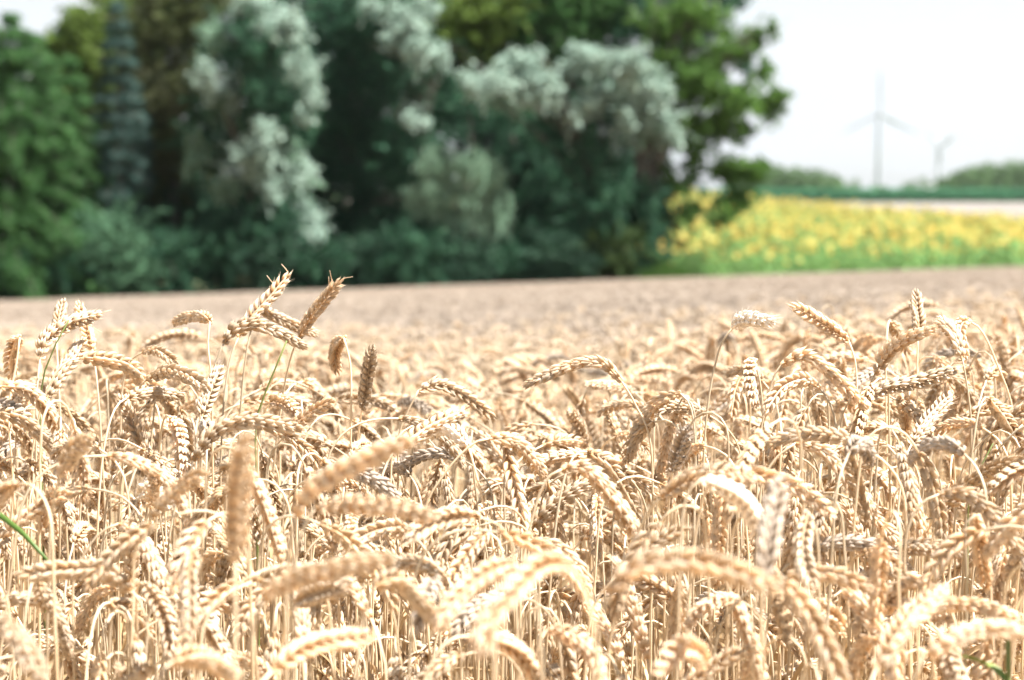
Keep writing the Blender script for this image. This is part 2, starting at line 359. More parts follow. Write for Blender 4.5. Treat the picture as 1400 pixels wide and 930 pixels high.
# ---- stalks read one by one from the photograph: ear centre line (neck -> tip), optional stem points, distance
HERO = [
 # ear points, stem points (lower -> upper), depth, landmark phrase, options
 ([(326,462),(345,432),(368,407),(391,379)], [], 2.02, 'the two highest ears', dict(label='wheat ear rising highest against the dark trees, the one nearer the conifers')),
 ([(408,462),(424,435),(441,413),(463,386)], [], 2.05, None, dict(label='wheat ear slanting up against the dark trees, second of the high pair, pointing at poplars', roll=.4)),
 ([(306,470),(318,452),(345,444),(380,454),(412,472)], [], 1.98, None, {}),
 ([(360,428),(375,432),(400,444),(430,456)], [], 2.06, None, {}),
 ([(287,440),(276,433),(260,433),(240,441)], [(289,520),(284,470)], 1.95, 'the short hooked lone ear', dict(label='short hooked wheat ear alone on a thin stem above the big clump')),
 ([(55,492),(62,466),(92,444),(131,431)], [], 1.95, 'the curved ear below the conifers', dict(label='curved wheat ear topping the clump below the conifers, tip awns spread')),
 ([(78,458),(80,440),(85,414)], [], 2.1, None, {}),
 ([(126,478),(118,450),(107,418)], [], 2.1, None, {}),
 ([(27,462),(20,470),(15,490),(16,515)], [(12,560),(22,500)], 1.95, None, {}),
 ([(2,528),(35,533),(62,557),(80,592)], [], 1.85, None, {}),
 ([(-6,563),(30,573),(58,598),(78,624)], [], 1.8, None, {}),
 ([(64,545),(80,515),(100,488),(112,468)], [], 1.95, None, {}),
 ([(108,490),(148,492),(180,504),(198,528)], [], 1.92, None, {}),
 ([(200,520),(228,508),(256,514),(282,530)], [], 1.95, None, {}),
 ([(172,545),(205,536),(245,540)], [], 1.9, None, {}),
 ([(276,570),(286,540),(300,505)], [], 1.9, None, dict(grey=.5)),
 ([(264,630),(290,594),(330,576),(404,584)], [(262,720),(258,670)], 1.72, 'the long golden arching ear', dict(label='long sharp golden wheat ear arching over, lit from above, in the left clump')),
 ([(232,570),(243,585),(248,605),(250,640)], [], 1.85, None, {}),
 ([(850,522),(823,497),(783,499),(724,524)], [(890,612),(868,552)], 1.92, 'the lone sharp middle ear', dict(label='lone sharp wheat ear arching left, standing clear in the middle', roll=1.5, nodes=20)),
 ([(572,534),(600,526),(634,540),(672,568)], [(545,600),(556,566)], 2.0, 'the slim arched brown necked ear', dict(label='slim arched wheat ear bending right on a curved brown neck, left of middle')),
 ([(868,537),(840,528),(804,526)], [(900,590),(885,556)], 2.35, None, {}),
 ([(930,538),(905,546),(884,568),(866,598)], [(950,600),(944,556)], 1.9, None, {}),
 ([(545,612),(570,594),(600,578),(630,564)], [], 1.75, None, dict(awn=.9)),
 ([(640,610),(622,592),(600,588),(576,602)], [(676,765),(660,685),(646,630)], 1.75, None, dict(pale=1)),
 ([(668,600),(700,602),(726,624),(742,650)], [(580,700),(610,645),(645,608)], 1.72, 'the ear on a slanting brown stem', dict(label='sharp herringbone wheat ear drooping from a long slanting brown stem', roll=1.3)),
 ([(692,612),(698,640),(708,680),(718,728)], [(692,760),(689,680)], 1.75, None, {}),
 ([(768,642),(798,640),(834,674),(874,738)], [(712,800),(730,700),(748,655)], 1.6, 'the thick plunging central ear', dict(label='thick sharp wheat ear plunging down rightwards, just right of centre', roll=1.4)),
 ([(802,618),(826,630),(850,665),(870,700)], [], 1.75, None, {}),
 ([(404,706),(424,672),(475,640),(552,606)], [(392,800),(396,750)], 1.26, 'the big blurred sweeping ear', dict(label='big blurred wheat ear sweeping up rightwards, close to the lens')),
 ([(432,694),(480,690),(535,694),(586,704)], [(400,800),(412,730)], 1.32, None, dict(label='blurred pale wheat ear lying level beneath the big sweeping one')),
 ([(500,648),(520,664),(545,688)], [], 1.7, None, {}),
 ([(565,732),(540,722),(505,730),(470,752)], [(600,800),(586,758)], 1.6, None, dict(roll=1.4)),
 ([(668,728),(650,745),(630,775),(610,810)], [(690,800),(684,745)], 1.55, None, {}),
 ([(705,772),(672,782),(636,808),(600,850)], [(740,880),(728,800)], 1.22, None, {}),
 ([(778,774),(742,772),(704,802),(664,850)], [(822,930),(812,860),(798,806)], 1.12, 'the fat blurred bright necked ear', dict(label='fat blurred wheat ear with a bright arched neck, drooping left at bottom centre')),
 ([(612,790),(585,774),(552,770),(512,778)], [(630,860),(622,820)], 1.5, None, {}),
 ([(512,802),(540,792),(572,820),(604,856)], [(488,930),(496,850)], 1.3, None, {}),
 ([(832,812),(870,778),(950,768),(1052,800)], [(812,930),(818,860)], 1.1, 'the largest level blurred ear', dict(label='largest blurred wheat ear, lying nearly level near the bottom edge')),
 ([(1044,800),(1050,745),(1056,705),(1064,660)], [(1040,960),(1042,860)], 1.14, 'the blurred grey upright ear', dict(grey=1, label='blurred grey weathered wheat ear standing upright')),
 ([(322,768),(324,715),(328,660),(336,602)], [(322,930),(322,850)], 1.16, 'the blurred golden upright ear', dict(label='blurred golden wheat ear standing straight up at left')),
 ([(360,818),(395,796),(450,780),(528,764)], [(335,930),(344,870)], 1.2, None, {}),
 ([(1056,790),(1092,822),(1120,868),(1152,935)], [(1030,900),(1034,810)], 1.24, None, {}),
 ([(1262,898),(1298,874),(1345,860),(1404,864)], [(1240,960)], 1.2, None, {}),
 ([(1198,915),(1222,872),(1250,840),(1288,808)], [], 1.2, None, {}),
 ([(1276,806),(1250,796),(1210,816),(1172,858)], [(1310,880),(1300,835)], 1.48, None, dict(roll=1.4)),
 ([(1222,758),(1245,748),(1275,750),(1306,758)], [(1196,830),(1204,785)], 1.65, None, {}),
 ([(1334,704),(1338,730),(1342,760),(1350,800)], [(1322,800),(1320,720)], 1.5, None, dict(roll=.1)),
 ([(1284,676),(1322,676),(1360,710),(1398,758)], [(1238,740),(1256,692)], 1.55, 'the sharp right edge ear', dict(label='sharp wheat ear arching down towards the right edge of the photo', roll=1.4)),
 ([(1088,606),(1126,617),(1156,650),(1192,694)], [(1040,670),(1060,628)], 1.7, None, dict(roll=1.4)),
 ([(1068,500),(1098,486),(1134,508),(1180,554)], [(1036,630),(1045,565),(1058,515)], 1.88, 'the dark scaled arching ear', dict(label='wheat ear with dark scales arching right on a long curved stem', roll=1.4)),
 ([(1178,552),(1208,532),(1250,523),(1304,507)], [(1168,640),(1168,580)], 1.93, 'the long level brownish ear', dict(label='long brownish wheat ear pointing slightly up rightwards', grey=.3)),
 ([(1160,466),(1138,450),(1112,434),(1087,419)], [(1172,580),(1170,500)], 1.95, 'the ear pointing up and left', dict(label='wheat ear pointing up and left over the beige field, tip in clear air')),
 ([(1255,462),(1256,440),(1254,424),(1253,402)], [(1254,560),(1254,500)], 2.05, 'the upright ear below the turbine', dict(label='single upright wheat ear below the taller wind turbine')),
 ([(1196,512),(1212,484),(1236,465),(1270,452)], [], 1.98, None, {}),
 ([(1218,440),(1228,458),(1240,480)], [], 2.15, None, {}),
 ([(1004,446),(1014,438),(1030,436),(1052,440)], [(960,680),(967,560),(982,482),(995,456)], 1.88, 'the fluffy white ear', dict(fat=1.25, awn=1.1, pale=1, label='fluffy white wheat ear on a tall bowed stem rising above the rest')),
 ([(1326,440),(1316,442),(1312,458),(1318,488)], [(1386,575),(1362,495),(1342,452)], 2.05, 'the hooked right edge ear', dict(label='hooked wheat ear on a curved stem against the beige field near right edge')),
 ([(1316,492),(1308,466),(1297,450),(1283,438)], [(1328,590),(1324,540)], 1.95, None, {}),
 ([(1352,545),(1372,570),(1396,608)], [], 1.85, None, {}),
 ([(1246,608),(1262,585),(1280,562),(1298,543)], [], 1.85, None, dict(grey=.5, awn=.8)),
 ([(1032,494),(1026,500),(1025,520),(1031,550)], [(1044,600),(1040,530)], 1.95, None, {}),
 ([(1122,532),(1098,520),(1070,530),(1048,560)], [(1148,620),(1138,560)], 1.88, None, dict(roll=1.4)),
 ([(163,716),(190,734),(214,778),(234,816)], [(100,800),(114,760),(138,728)], 1.58, 'the ear hanging from a rounded neck', dict(label='sharp wheat ear hanging down from a rounded pale neck at lower left', roll=1.3)),
 ([(180,808),(145,784),(95,780),(32,786)], [(214,930),(202,862),(192,824)], 1.46, 'the thick level lower left ear', dict(label='thick pale wheat ear lying level, its stem curving down to the right', roll=1.4, nodes=22)),
 ([(52,796),(62,820),(78,850),(94,892)], [], 1.5, None, dict(grey=.5)),
 ([(198,800),(215,820),(230,850),(236,890)], [], 1.5, None, {}),
 ([(150,824),(172,830),(192,850),(206,878)], [], 1.55, None, {}),
 ([(-8,850),(14,862),(34,888),(52,925)], [], 1.2, None, {}),
 ([(190,680),(200,670),(214,674),(228,688)], [(172,740),(180,705)], 1.7, None, dict(awn=.8, pale=1)),
 ([(254,808),(270,812),(284,832),(292,860)], [(246,900),(244,830)], 1.6, None, dict(grey=.5)),
 ([(236,905),(262,898),(290,905),(322,925)], [], 1.18, None, {}),
 ([(256,655),(272,664),(284,682),(294,706)], [(228,780),(240,690)], 1.75, None, {}),
 ([(675,862),(670,850),(664,862),(660,885)], [(676,960),(677,900)], 1.05, 'the pale end on bottom ear', dict(dd=-.02,  label='very blurred pale wheat ear end on above its stem at bottom centre')),
 ([(372,918),(410,890),(455,876),(505,872)], [], 1.2, None, {}),
 ([(964,915),(950,890),(930,886),(904,912)], [(980,960)], 1.25, None, {}),
 ([(405,826),(432,812),(466,800)], [], 1.4, None, dict(grey=.6)),
 ([(470,462),(462,470),(458,485),(460,506)], [(480,560),(479,500)], 1.98, 'bright capped ear on a thin stem', dict(label='wheat ear bent double with a bright cap, on a thin stem above the gap')),
 ([(495,560),(500,530),(504,505),(508,478)], [], 2.0, None, dict(grey=.6)),
 ([(1105,700),(1098,735),(1100,770),(1112,800)], [(1120,850),(1118,740)], 1.45, None, dict(grey=.4)),
 ([(920,645),(926,625),(934,605),(940,588)], [], 1.75, None, dict(grey=.9, awn=1.0, label='frayed grey brown wheat ear standing up right of centre')),
 ([(1005,640),(1040,650),(1085,665),(1135,700)], [], 1.55, None, {}),
 ([(960,655),(1000,672),(1028,700),(1040,740)], [(930,760),(938,680)], 1.4, None, dict(pale=1, label='bright pale wheat ear arching right behind the grey upright ear')),
 ([(905,680),(940,656),(980,648),(1025,655)], [], 1.5, None, {}),
 ([(640,870),(690,880),(720,905),(740,950)], [], 1.35, None, {}),
 ([(750,860),(780,870),(810,895),(825,935)], [(735,940),(736,880)], 1.4, None, {}),
]
def build_hero(i, ear, stems, d, landmark, o):
    rg = np.random.default_rng(1000 + i)
    px = np.array(ear, float); Lpx = np.linalg.norm(np.diff(px, axis=0), axis=1).sum() * d / F
    want = .086; extra = math.sqrt(max(0, want ** 2 - Lpx ** 2)) * .9
    dd = o.get('dd', extra * (1 if rg.random() < .55 else -1) + rg.normal(0, .006))
    dd = max(-.06, min(.075, dd))
    E = np.array([W(p[0], p[1], d + dd * k / (len(px) - 1)) for k, p in enumerate(px)])
    Ec = catmull(E, 8)
    t0 = Ec[1] - Ec[0]; t0 /= np.linalg.norm(t0)
    if stems:
        Sp = [W(a, b, d) for a, b in stems]
        g = Sp[0] + (Sp[0] - E[0]) * .12; g = np.array([g[0] + rg.normal(0, .012), g[1] + rg.uniform(.0, .05), 0]); g[2] = ground(g[0], g[1]) - .01
        C = catmull(np.array([*tail(g, Sp[0], (Sp + [E[0]])[1]), *Sp, E[0]]), 10)
    else:
        g = np.array([E[0][0] - t0[0] * .05 + rg.normal(0, .01), E[0][1] - t0[1] * .04 + rg.uniform(-.01, .03), 0]); g[2] = ground(g[0], g[1]) - .01
        H = E[0][2] - g[2]; up = np.array([rg.normal(0, .03), rg.normal(0, .03), 1.])
        p1 = g + up * H * .6; p2 = E[0] - t0 * .075
        t = np.linspace(0, 1, 40)[:, None]
        C = (1 - t) ** 3 * g + 3 * (1 - t) ** 2 * t * p1 + 3 * (1 - t) * t * t * p2 + t ** 3 * E[0]
    root = empty('wheat_stalk', tuple(g)); 
    off = g
    hm = M['husk_grey'] if o.get('grey', 0) >= .9 else M['husk']
    if 0 < o.get('grey', 0) < .9: hm = MG(o['grey'])
    if o.get('pale'): hm = M['palehusk']
    mb = MB(); stem_tube(mb, C - off, rg); mb.build('stem', M['stem'], root)
    mb = MB(); ear_mesh(mb, Ec - off, rg, roll=o.get('roll'), awn=o.get('awn', rg.uniform(.2, .6)), fat=o.get('fat', rg.uniform(.95, 1.12)), nodes=o.get('nodes'), size=.84)
    if i in (0, 1, 5):
        tipd = (Ec[-1] - Ec[-4]); tipd /= np.linalg.norm(tipd)
        for q in range(4):
            sd = rg.normal(0, .45, 3); a0 = Ec[-1 - q * 2]; mb.tube(catmull(np.array([a0, a0 + (tipd + sd * .5) * .008, a0 + (tipd + sd) * .02]), 5) - off, np.linspace(.0006, .0002, 11), 4, r=.9)
    mb.build('ear', hm, root)
    if rg.random() < .25:
        mb = MB(); h = rg.uniform(.25, .5); p = C[np.argmin(abs(C[:, 2] - (g[2] + (E[0][2] - g[2]) * h)))] - off
        leaf_mesh(mb, p, rg.uniform(0, 6.28), rg, length=rg.uniform(.1, .17), width=rg.uniform(.004, .006), rise=rg.uniform(.3, .8), droop=rg.uniform(1.2, 2.6)); mb.build('leaf', M['dryleaf'], root)
    v = px[-1] - px[0]; n0 = px[1] - px[0]
    if v[1] < -abs(v[0]) * .9: pose = 'upright'
    elif v[1] < -abs(v[0]) * .25: pose = 'slanting'
    elif v[1] > abs(v[0]) * 1.4: pose = 'hanging'
    elif v[1] > abs(v[0]) * .35: pose = 'hooked'
    else: pose = 'arching'
    screen_info(root, pose, E[0], E[len(E) // 2], E[-1], landmark, o.get('label'))
_mg = {}
def MG(g):
    if g not in _mg:
        f = lambda a, b: tuple(x * (1 - g) + y * g for x, y in zip(a, b))
        _mg[g] = plant_mat('browned_husk', f((.52, .33, .16), (.26, .18, .11)), f((.72, .59, .44), (.50, .40, .30)), f((.76, .66, .53), (.42, .34, .27)), trans=.2, rough=.6, scale=60, objvar=.1)
    return _mg[g]
for i, h in enumerate(HERO): build_hero(i, *h)

# ---- the other stalks: jittered grid, first the nearest as things, the rest as one field
def canopy(px):
    """how high the crop stands across the photograph (taller clump at left, dip, taller at right)"""
    return np.interp(px, [-100, 0, 120, 330, 430, 500, 700, 850, 960, 1100, 1300, 1500], [.0, .012, .0, .0, -.01, -.045, -.055, -.045, -.025, -.005, .0, .0])
def field_points(y0, y1, dens, margin=1.25, jitter=.9):
    st = 1 / math.sqrt(dens); out = []
    for y in np.arange(y0, y1, st):
        hw = .24 * y * margin + .12
        xs = np.arange(-hw, hw, st) + rng.uniform(0, st)
        out.append(np.stack([xs + rng.uniform(-.5, .5, len(xs)) * st * jitter, y + rng.uniform(-.5, .5, len(xs)) * st * jitter], 1))
    return np.concatenate(out)
def dens_pts():
    P = [field_points(1.15, 1.45, 100, 1.15), field_points(1.45, 1.9, 430, 1.15), field_points(1.9, 4.2, 500, 1.15)]
    return np.concatenate(P)
pts = dens_pts()
NIND = 300 - len(HERO)
recs = []
for x, y in pts:
    k = rng.choice(len(VAR), p=PW); v = VAR[k]; az = rng.uniform(0, 2 * np.pi)
    g = float(ground(x, y)); px = 700 + x / y * F
    top = .905 + canopy(px) - rng.gamma(1.6, .036) - (rng.uniform(.04, .14) if rng.random() < .25 else 0) - (.035 if y < 1.9 else 0) * rng.uniform(0, 1) - max(0, 1.5 - y) * .28
    if rng.random() < .03 and y > 2.0: top += .04
    s = 1.0
    # the whole stalk slides into the ground so that its top comes to this height (stems pass through the soil)
    dz = top - v['top']
    recs.append((x, y, g + dz, k, az, y))
vis = []
for r in recs:
    x, y, z, k, az, yy = r; v = VAR[k]
    c = PX(zrot(v['mid'], az) + np.array([x, y, z]))
    vis.append(-10 < c[0] < 1410 and c[1] < 925)
order = sorted([i for i in range(len(recs)) if vis[i]], key=lambda i: recs[i][5])
ind = set(order[:NIND])
for i in sorted(ind):
    x, y, z, k, az, _ = recs[i]; v = VAR[k]
    root = empty('wheat_stalk', (x, y, z), az)
    for nm, me in (('stem', v['ms']), ('ear', v['me']), ('leaf', v['ml'])): link(nm, me, None, root)
    screen_info(root, v['pose'], zrot(v['neck'], az) + (x, y, z), zrot(v['mid'], az) + (x, y, z), zrot(v['tip'], az) + (x, y, z))

# ---- labels: look, direction, and the place next to a landmark ear
LM = [q for q in INFO if q['landmark']]
ORD = ['', 'second nearest ', 'third nearest ', 'fourth nearest ', 'fifth nearest ', 'sixth nearest ', 'seventh nearest ', 'eighth nearest ', 'ninth nearest ', 'tenth nearest ', 'eleventh nearest ', 'twelfth nearest ']
keys = {}
for q in INFO:
    if q['label']: continue
    best = min([m for m in LM if m is not q], key=lambda m: (m['x'] - q['x']) ** 2 + (m['y'] - q['y']) ** 2)
    ax, ay = q['x'] - best['x'], q['y'] - best['y']
    rel = ('above' if ay < 0 else 'below') if abs(ay) > abs(ax) else ('left of' if ax < 0 else 'right of')
    foc = 'blurred' if q['d'] < 1.42 else ('sharp' if q['d'] > 1.62 else 'soft')
    if abs(q['dx']) < 18 and q['pose'] not in ('upright', 'hanging'): dr = 'pointing away' if q['dep'] > 0 else 'pointing forwards'
    else: dr = 'to the left' if q['dx'] < 0 else 'to the right'
    w_ = {'upright': 'upright', 'slanting': 'slanting', 'arching': 'arching', 'hooked': 'nodding', 'hanging': 'hanging'}[q['pose']]
    keys.setdefault((foc, w_, dr, rel, best['landmark']), []).append((ax * ax + ay * ay, q))
for (foc, w_, dr, rel, lm), lst in keys.items():
    lst.sort(key=lambda t: t[0])
    for n, (_, q) in enumerate(lst):
        q['label'] = f"{foc} {w_} ear {dr}, {ORD[min(n, 11)]}{rel} {lm}".replace('pointing away', 'facing away').replace('pointing forwards', 'facing us').replace('soft ', 'soft ').replace('the thick level lower left ear', 'the thick level left ear')
for q in INFO:
    if len(q['label'].split()) > 16: q['label'] = q['label'].replace(' the ', ' ', 1).replace(' nearest ', ' ', 1)
for q in INFO: tag(q['o'], q['label'], 'wheat stalk', 'ripe wheat stalks in the front of the field')

def gn_field(name, P, rot, scl, idx, sources, mats=None):
    """one object whose points carry copies of the source meshes"""
    col = bpy.data.collections.new(name + '_plants')
    for j, me in enumerate(sources):
        o = bpy.data.objects.new('%s_%02d' % (name, j), me); col.objects.link(o)
    me = bpy.data.meshes.new(name); me.vertices.add(len(P)); me.vertices.foreach_set('co', np.asarray(P, np.float32).ravel())
    a = me.attributes.new('rot', 'FLOAT_VECTOR', 'POINT'); a.data.foreach_set('vector', np.asarray(rot, np.float32).ravel())
    a = me.attributes.new('scl', 'FLOAT', 'POINT'); a.data.foreach_set('value', np.asarray(scl, np.float32))
    a = me.attributes.new('idx', 'INT', 'POINT'); a.data.foreach_set('value', np.asarray(idx, np.int32))
    o = bpy.data.objects.new(name, me); COL.objects.link(o)
    t = bpy.data.node_groups.new(name, 'GeometryNodeTree')
    t.interface.new_socket('Geometry', in_out='INPUT', socket_type='NodeSocketGeometry'); t.interface.new_socket('Geometry', in_out='OUTPUT', socket_type='NodeSocketGeometry')
    gi = t.nodes.new('NodeGroupInput'); go = t.nodes.new('NodeGroupOutput'); mp = t.nodes.new('GeometryNodeMeshToPoints'); io = t.nodes.new('GeometryNodeInstanceOnPoints')
    ci = t.nodes.new('GeometryNodeCollectionInfo'); ci.inputs['Collection'].default_value = col; ci.inputs['Separate Children'].default_value = True; ci.inputs['Reset Children'].default_value = True
    io.inputs['Pick Instance'].default_value = True
    def na(n, ty):
        k = t.nodes.new('GeometryNodeInputNamedAttribute'); k.data_type = ty; k.inputs['Name'].default_value = n; return [s for s in k.outputs if s.enabled and s.name == 'Attribute'][0]
    l = t.links.new
    l(gi.outputs[0], mp.inputs[0]); l(mp.outputs[0], io.inputs['Points']); l(ci.outputs[0], io.inputs['Instance'])
    l(na('idx', 'INT'), io.inputs['Instance Index']); l(na('rot', 'FLOAT_VECTOR'), io.inputs['Rotation']); l(na('scl', 'FLOAT'), io.inputs['Scale']); l(io.outputs[0], go.inputs[0])
    md = o.modifiers.new('plants', 'NODES'); md.node_group = t
    return o
def merged(v, mats=('stem', 'husk', 'dryleaf')):
    me = bpy.data.meshes.new('plant'); vs = []; q = []; t = []; at = {'v': [], 'r': []}; mi = []; n0 = 0
    parts = [v['stem'], v['ear'], v['leaf']]
    Q = []; T = []; qm = []; tm = []
    for k, m in enumerate(parts):
        vv = np.concatenate(m.v); vs.append(vv)
        for a in m.q: Q.append(a + n0); qm += [k] * len(a)
        for a in m.t: T.append(a + n0); tm += [k] * len(a)
        for c in at: at[c].append(np.concatenate(m.a[c]))
        n0 += len(vv)
    me = mesh_np('plant', np.concatenate(vs), np.concatenate(Q), np.concatenate(T), {c: np.concatenate(a) for c, a in at.items()})
    for m in mats: me.materials.append(M[m])
    me.polygons.foreach_set('material_index', np.array(qm + tm, np.int32))
    return me

hi_src = [merged(v, ('stem', v['hm'], 'dryleaf')) for v in VAR]
NH = len(hi_src)
LOW = []
for pose, n in (('upright', 2), ('slanting', 3), ('arching', 5), ('hooked', 4)):
    for i in range(n): LOW.append(make_variant(rng, pose, hi=False))
def lowmesh(v):
    return merged(v)
lo_src = [merged(v, ('stem', 'midwheat', 'dryleaf')) for v in LOW] + [merged(v, ('farwheat',) * 3) for v in LOW]
P = []; rot = []; scl = []; idx = []
for i, r in enumerate(recs):
    if i in ind: continue
    x, y, z, k, az, _ = r; P.append((x, y, z)); rot.append((0, 0, az)); scl.append(1); idx.append(k)
# shorter late tillers whose ears hang between the stems
for x, y in field_points(1.35, 2.6, 260, 1.15):
    k = int(rng.integers(4, len(VAR))); g = float(ground(x, y))
    P.append((x, y, g + rng.uniform(.60, .77) - VAR[k]['top'])); rot.append((0, 0, rng.uniform(0, 6.283))); scl.append(1); idx.append(k)
def add_zone(y0, y1, dens, jit=.05, margin=1.12):
    for x, y in field_points(y0, y1, dens, margin):
        if y > EDGE - .5: continue
        k = rng.integers(len(LOW)); g = float(ground(x, y))
        f = min(1, (y - 4) / 6)
        top = .885 + canopy(700 + x / y * F) * (1 - f) - abs(rng.normal(0, jit)) + .02 * math.sin(x * 1.3 + y * .7) * f
        P.append((x, y, g + top - LOW[k]['top'])); rot.append((0, 0, rng.uniform(0, 6.283))); scl.append(1); idx.append(NH + k + (len(LOW) if rng.random() < (y - 4.5) / 4 else 0))
add_zone(4.2, 9, 330, .035); add_zone(9, 20, 190, .03); add_zone(20, 40, 120, .025); add_zone(40, 62, 100, .025)
wf = gn_field('wheat_field', P, rot, scl, idx, hi_src + lo_src)
tag(wf, 'ripe beige wheat crop stretching back to the trees', 'wheat crop', kind='stuff')

# ---- green blades among the straw
def blade(name, label, pts_, d, wdt, mat, cat='grass stem'):
    Pw = [W(a, b, d) for a, b in pts_]; g = np.array([Pw[0][0], Pw[0][1] + .02, 0]); g[2] = ground(g[0], g[1])
    C = resample(catmull(np.array([*tail(g, Pw[0], Pw[1]), *Pw]), 8), 40) - g; root = tag(empty(name, tuple(g)), label, cat)
    mb = MB(); mb.tube(C, np.linspace(wdt, wdt * .35, 40), 6); mb.build('stalk', mat, root)
    return root, C, g
def blades():
    rg = np.random.default_rng(5)
    for label, p, d, wd in (('thin green grass stem crossing the clump of ears below the conifers', [(55, 535), (72, 480), (94, 438)], 1.93, .0019),
                            ('dark green grass stem slanting up through ears below the high pair', [(350, 575), (370, 520), (392, 466)], 1.9, .0022),
                            ('thin olive grass stem slanting by the right edge', [(1325, 670), (1340, 640), (1358, 606)], 1.75, .0016)):
        root, C, g = blade('grass_stem', label, p, d, wd, M['greenstem'])
        mb = MB(); leaf_mesh(mb, C[10], 1.0, rg, length=.12, width=.005, rise=.3, droop=1.2); mb.build('leaf', M['greenstem'], root)
    root = tag(empty('green_leaf_blade', tuple(np.array([-.5, 1.7, ground(-.5, 1.7)]))), 'bright green leaf blade poking in at the lower left edge', 'grass blade')
    g = np.array(root.location); Pw = catmull(np.array([g, W(-90, 700, 1.6), W(-30, 690, 1.58), W(20, 720, 1.56), W(52, 752, 1.55), W(85, 790, 1.55)]), 6) - g
    S = np.array([0.25, .5, .8]); S /= np.linalg.norm(S); n = len(Pw); wd = .0048 * np.sin(np.linspace(.5, 3.1, n)) ** .6
    v = np.stack([Pw - S * wd[:, None] * .5, Pw + np.array([0, -.0015, .001]), Pw + S * wd[:, None] * .5], 1).reshape(-1, 3)
    q = [(i * 3 + k, i * 3 + k + 1, i * 3 + 4 + k, i * 3 + 3 + k) for i in range(n - 1) for k in (0, 1)]
    mb = MB(); mb.add(v, q, v=.5, r=.6)
    M['brightgreen'] = plant_mat('bright_green_blade', (.05, .12, .02), (.09, .16, .03), (.16, .15, .05), trans=.3, rough=.4, objvar=.0)
    mb.build('blade', M['brightgreen'], root)
    # leafy weed at the lower right corner
    g = np.array([*W(1385, 900, 1.35)[:2], 0]); g[2] = ground(g[0], g[1]); root = tag(empty('green_weed', tuple(g)), 'small leafy green weed low in the straw at the bottom right corner', 'weed')
    mb = MB(); top = W(1378, 870, 1.38) - g; mb.tube(catmull(np.array([[0, 0, 0], top * .5 + (.01, 0, 0), top]), 8), .0016, 6); mb.build('stalk', M['greenstem'], root)
    mb = MB()
    for k in range(7): leaf_mesh(mb, top * (1 - .04 * k), k * 2.4, rg, length=.035, width=.010, rise=.7, droop=1.0, n=7)
    mb.build('foliage', M['greenstem'], root)
blades()

# ------------------------------------------------------------------ trees
def leaf_cloud(mb, P, size, rg, aspect=.55, updown=0.0, droop=False):
    n = len(P); nrm = rg.normal(0, 1, (n, 3)); nrm[:, 2] = np.abs(nrm[:, 2]) + updown; nrm /= np.linalg.norm(nrm, axis=1)[:, None]
    a = rg.normal(0, 1, (n, 3))
    if droop: a[:, 2] = -np.abs(a[:, 2]) - 1.6; nrm[:, 2] *= .3
    a -= nrm * (a * nrm).sum(1)[:, None]; a /= np.linalg.norm(a, axis=1)[:, None] + 1e-9; b = np.cross(nrm, a)
    s = size * rg.uniform(.6, 1.25, n)[:, None]
    v = np.stack([P - a * s * .5, P + b * s * aspect * .5 + nrm * s * .08, P + a * s * .5, P - b * s * aspect * .5 + nrm * s * .08], 1).reshape(-1, 3)
    q = np.arange(n * 4).reshape(-1, 4)
    mb.add(v, q, v=np.repeat(rg.uniform(0, 1, n), 4), r=np.repeat(rg.uniform(0, 1, n), 4))
def clump(c, r, n, rg, sub=14, sg=.26, spray=1.0):
    c = np.asarray(c); r = np.asarray(r)
    d = rg.normal(0, 1, (sub, 3)); d /= np.linalg.norm(d, axis=1)[:, None]; d *= rg.uniform(.25, 1, (sub, 1)) ** .6
    w_ = rg.uniform(.4, 1.3, sub); w_ /= w_.sum(); k = rg.choice(sub, n, p=w_)
    e = rg.normal(0, 1, (n, 3)); 
    g = c + r * (d[k] * .85 + e * sg * rg.uniform(.5, 1.1, sub)[k][:, None])
    # leafy sprays: short twigs running outward and a little up or down, leaves strung along them
    m = int(n * .72); ns = max(6, n // 38); o = rg.normal(0, 1, (ns, 3)); o /= np.linalg.norm(o, axis=1)[:, None]; o = o * rg.uniform(.1, 1, (ns, 1)) ** .5
    dr = o + rg.normal(0, .55, (ns, 3)) + np.array([0, 0, .15]); dr /= np.linalg.norm(dr, axis=1)[:, None]
    ln = rg.uniform(.35, 1.35, ns) * spray * min(1.1, float(r.mean()) * 1.1); kk = rg.integers(0, ns, m); t = rg.uniform(0, 1, m)
    q = c + r * o[kk] * .82 + dr[kk] * (ln[kk] * t)[:, None] - np.array([0, 0, 1]) * (.22 * ln[kk] * t * t)[:, None] + rg.normal(0, 1, (m, 3)) * (.11 * (1.15 - t))[:, None]
    g[:m] = q
    return g

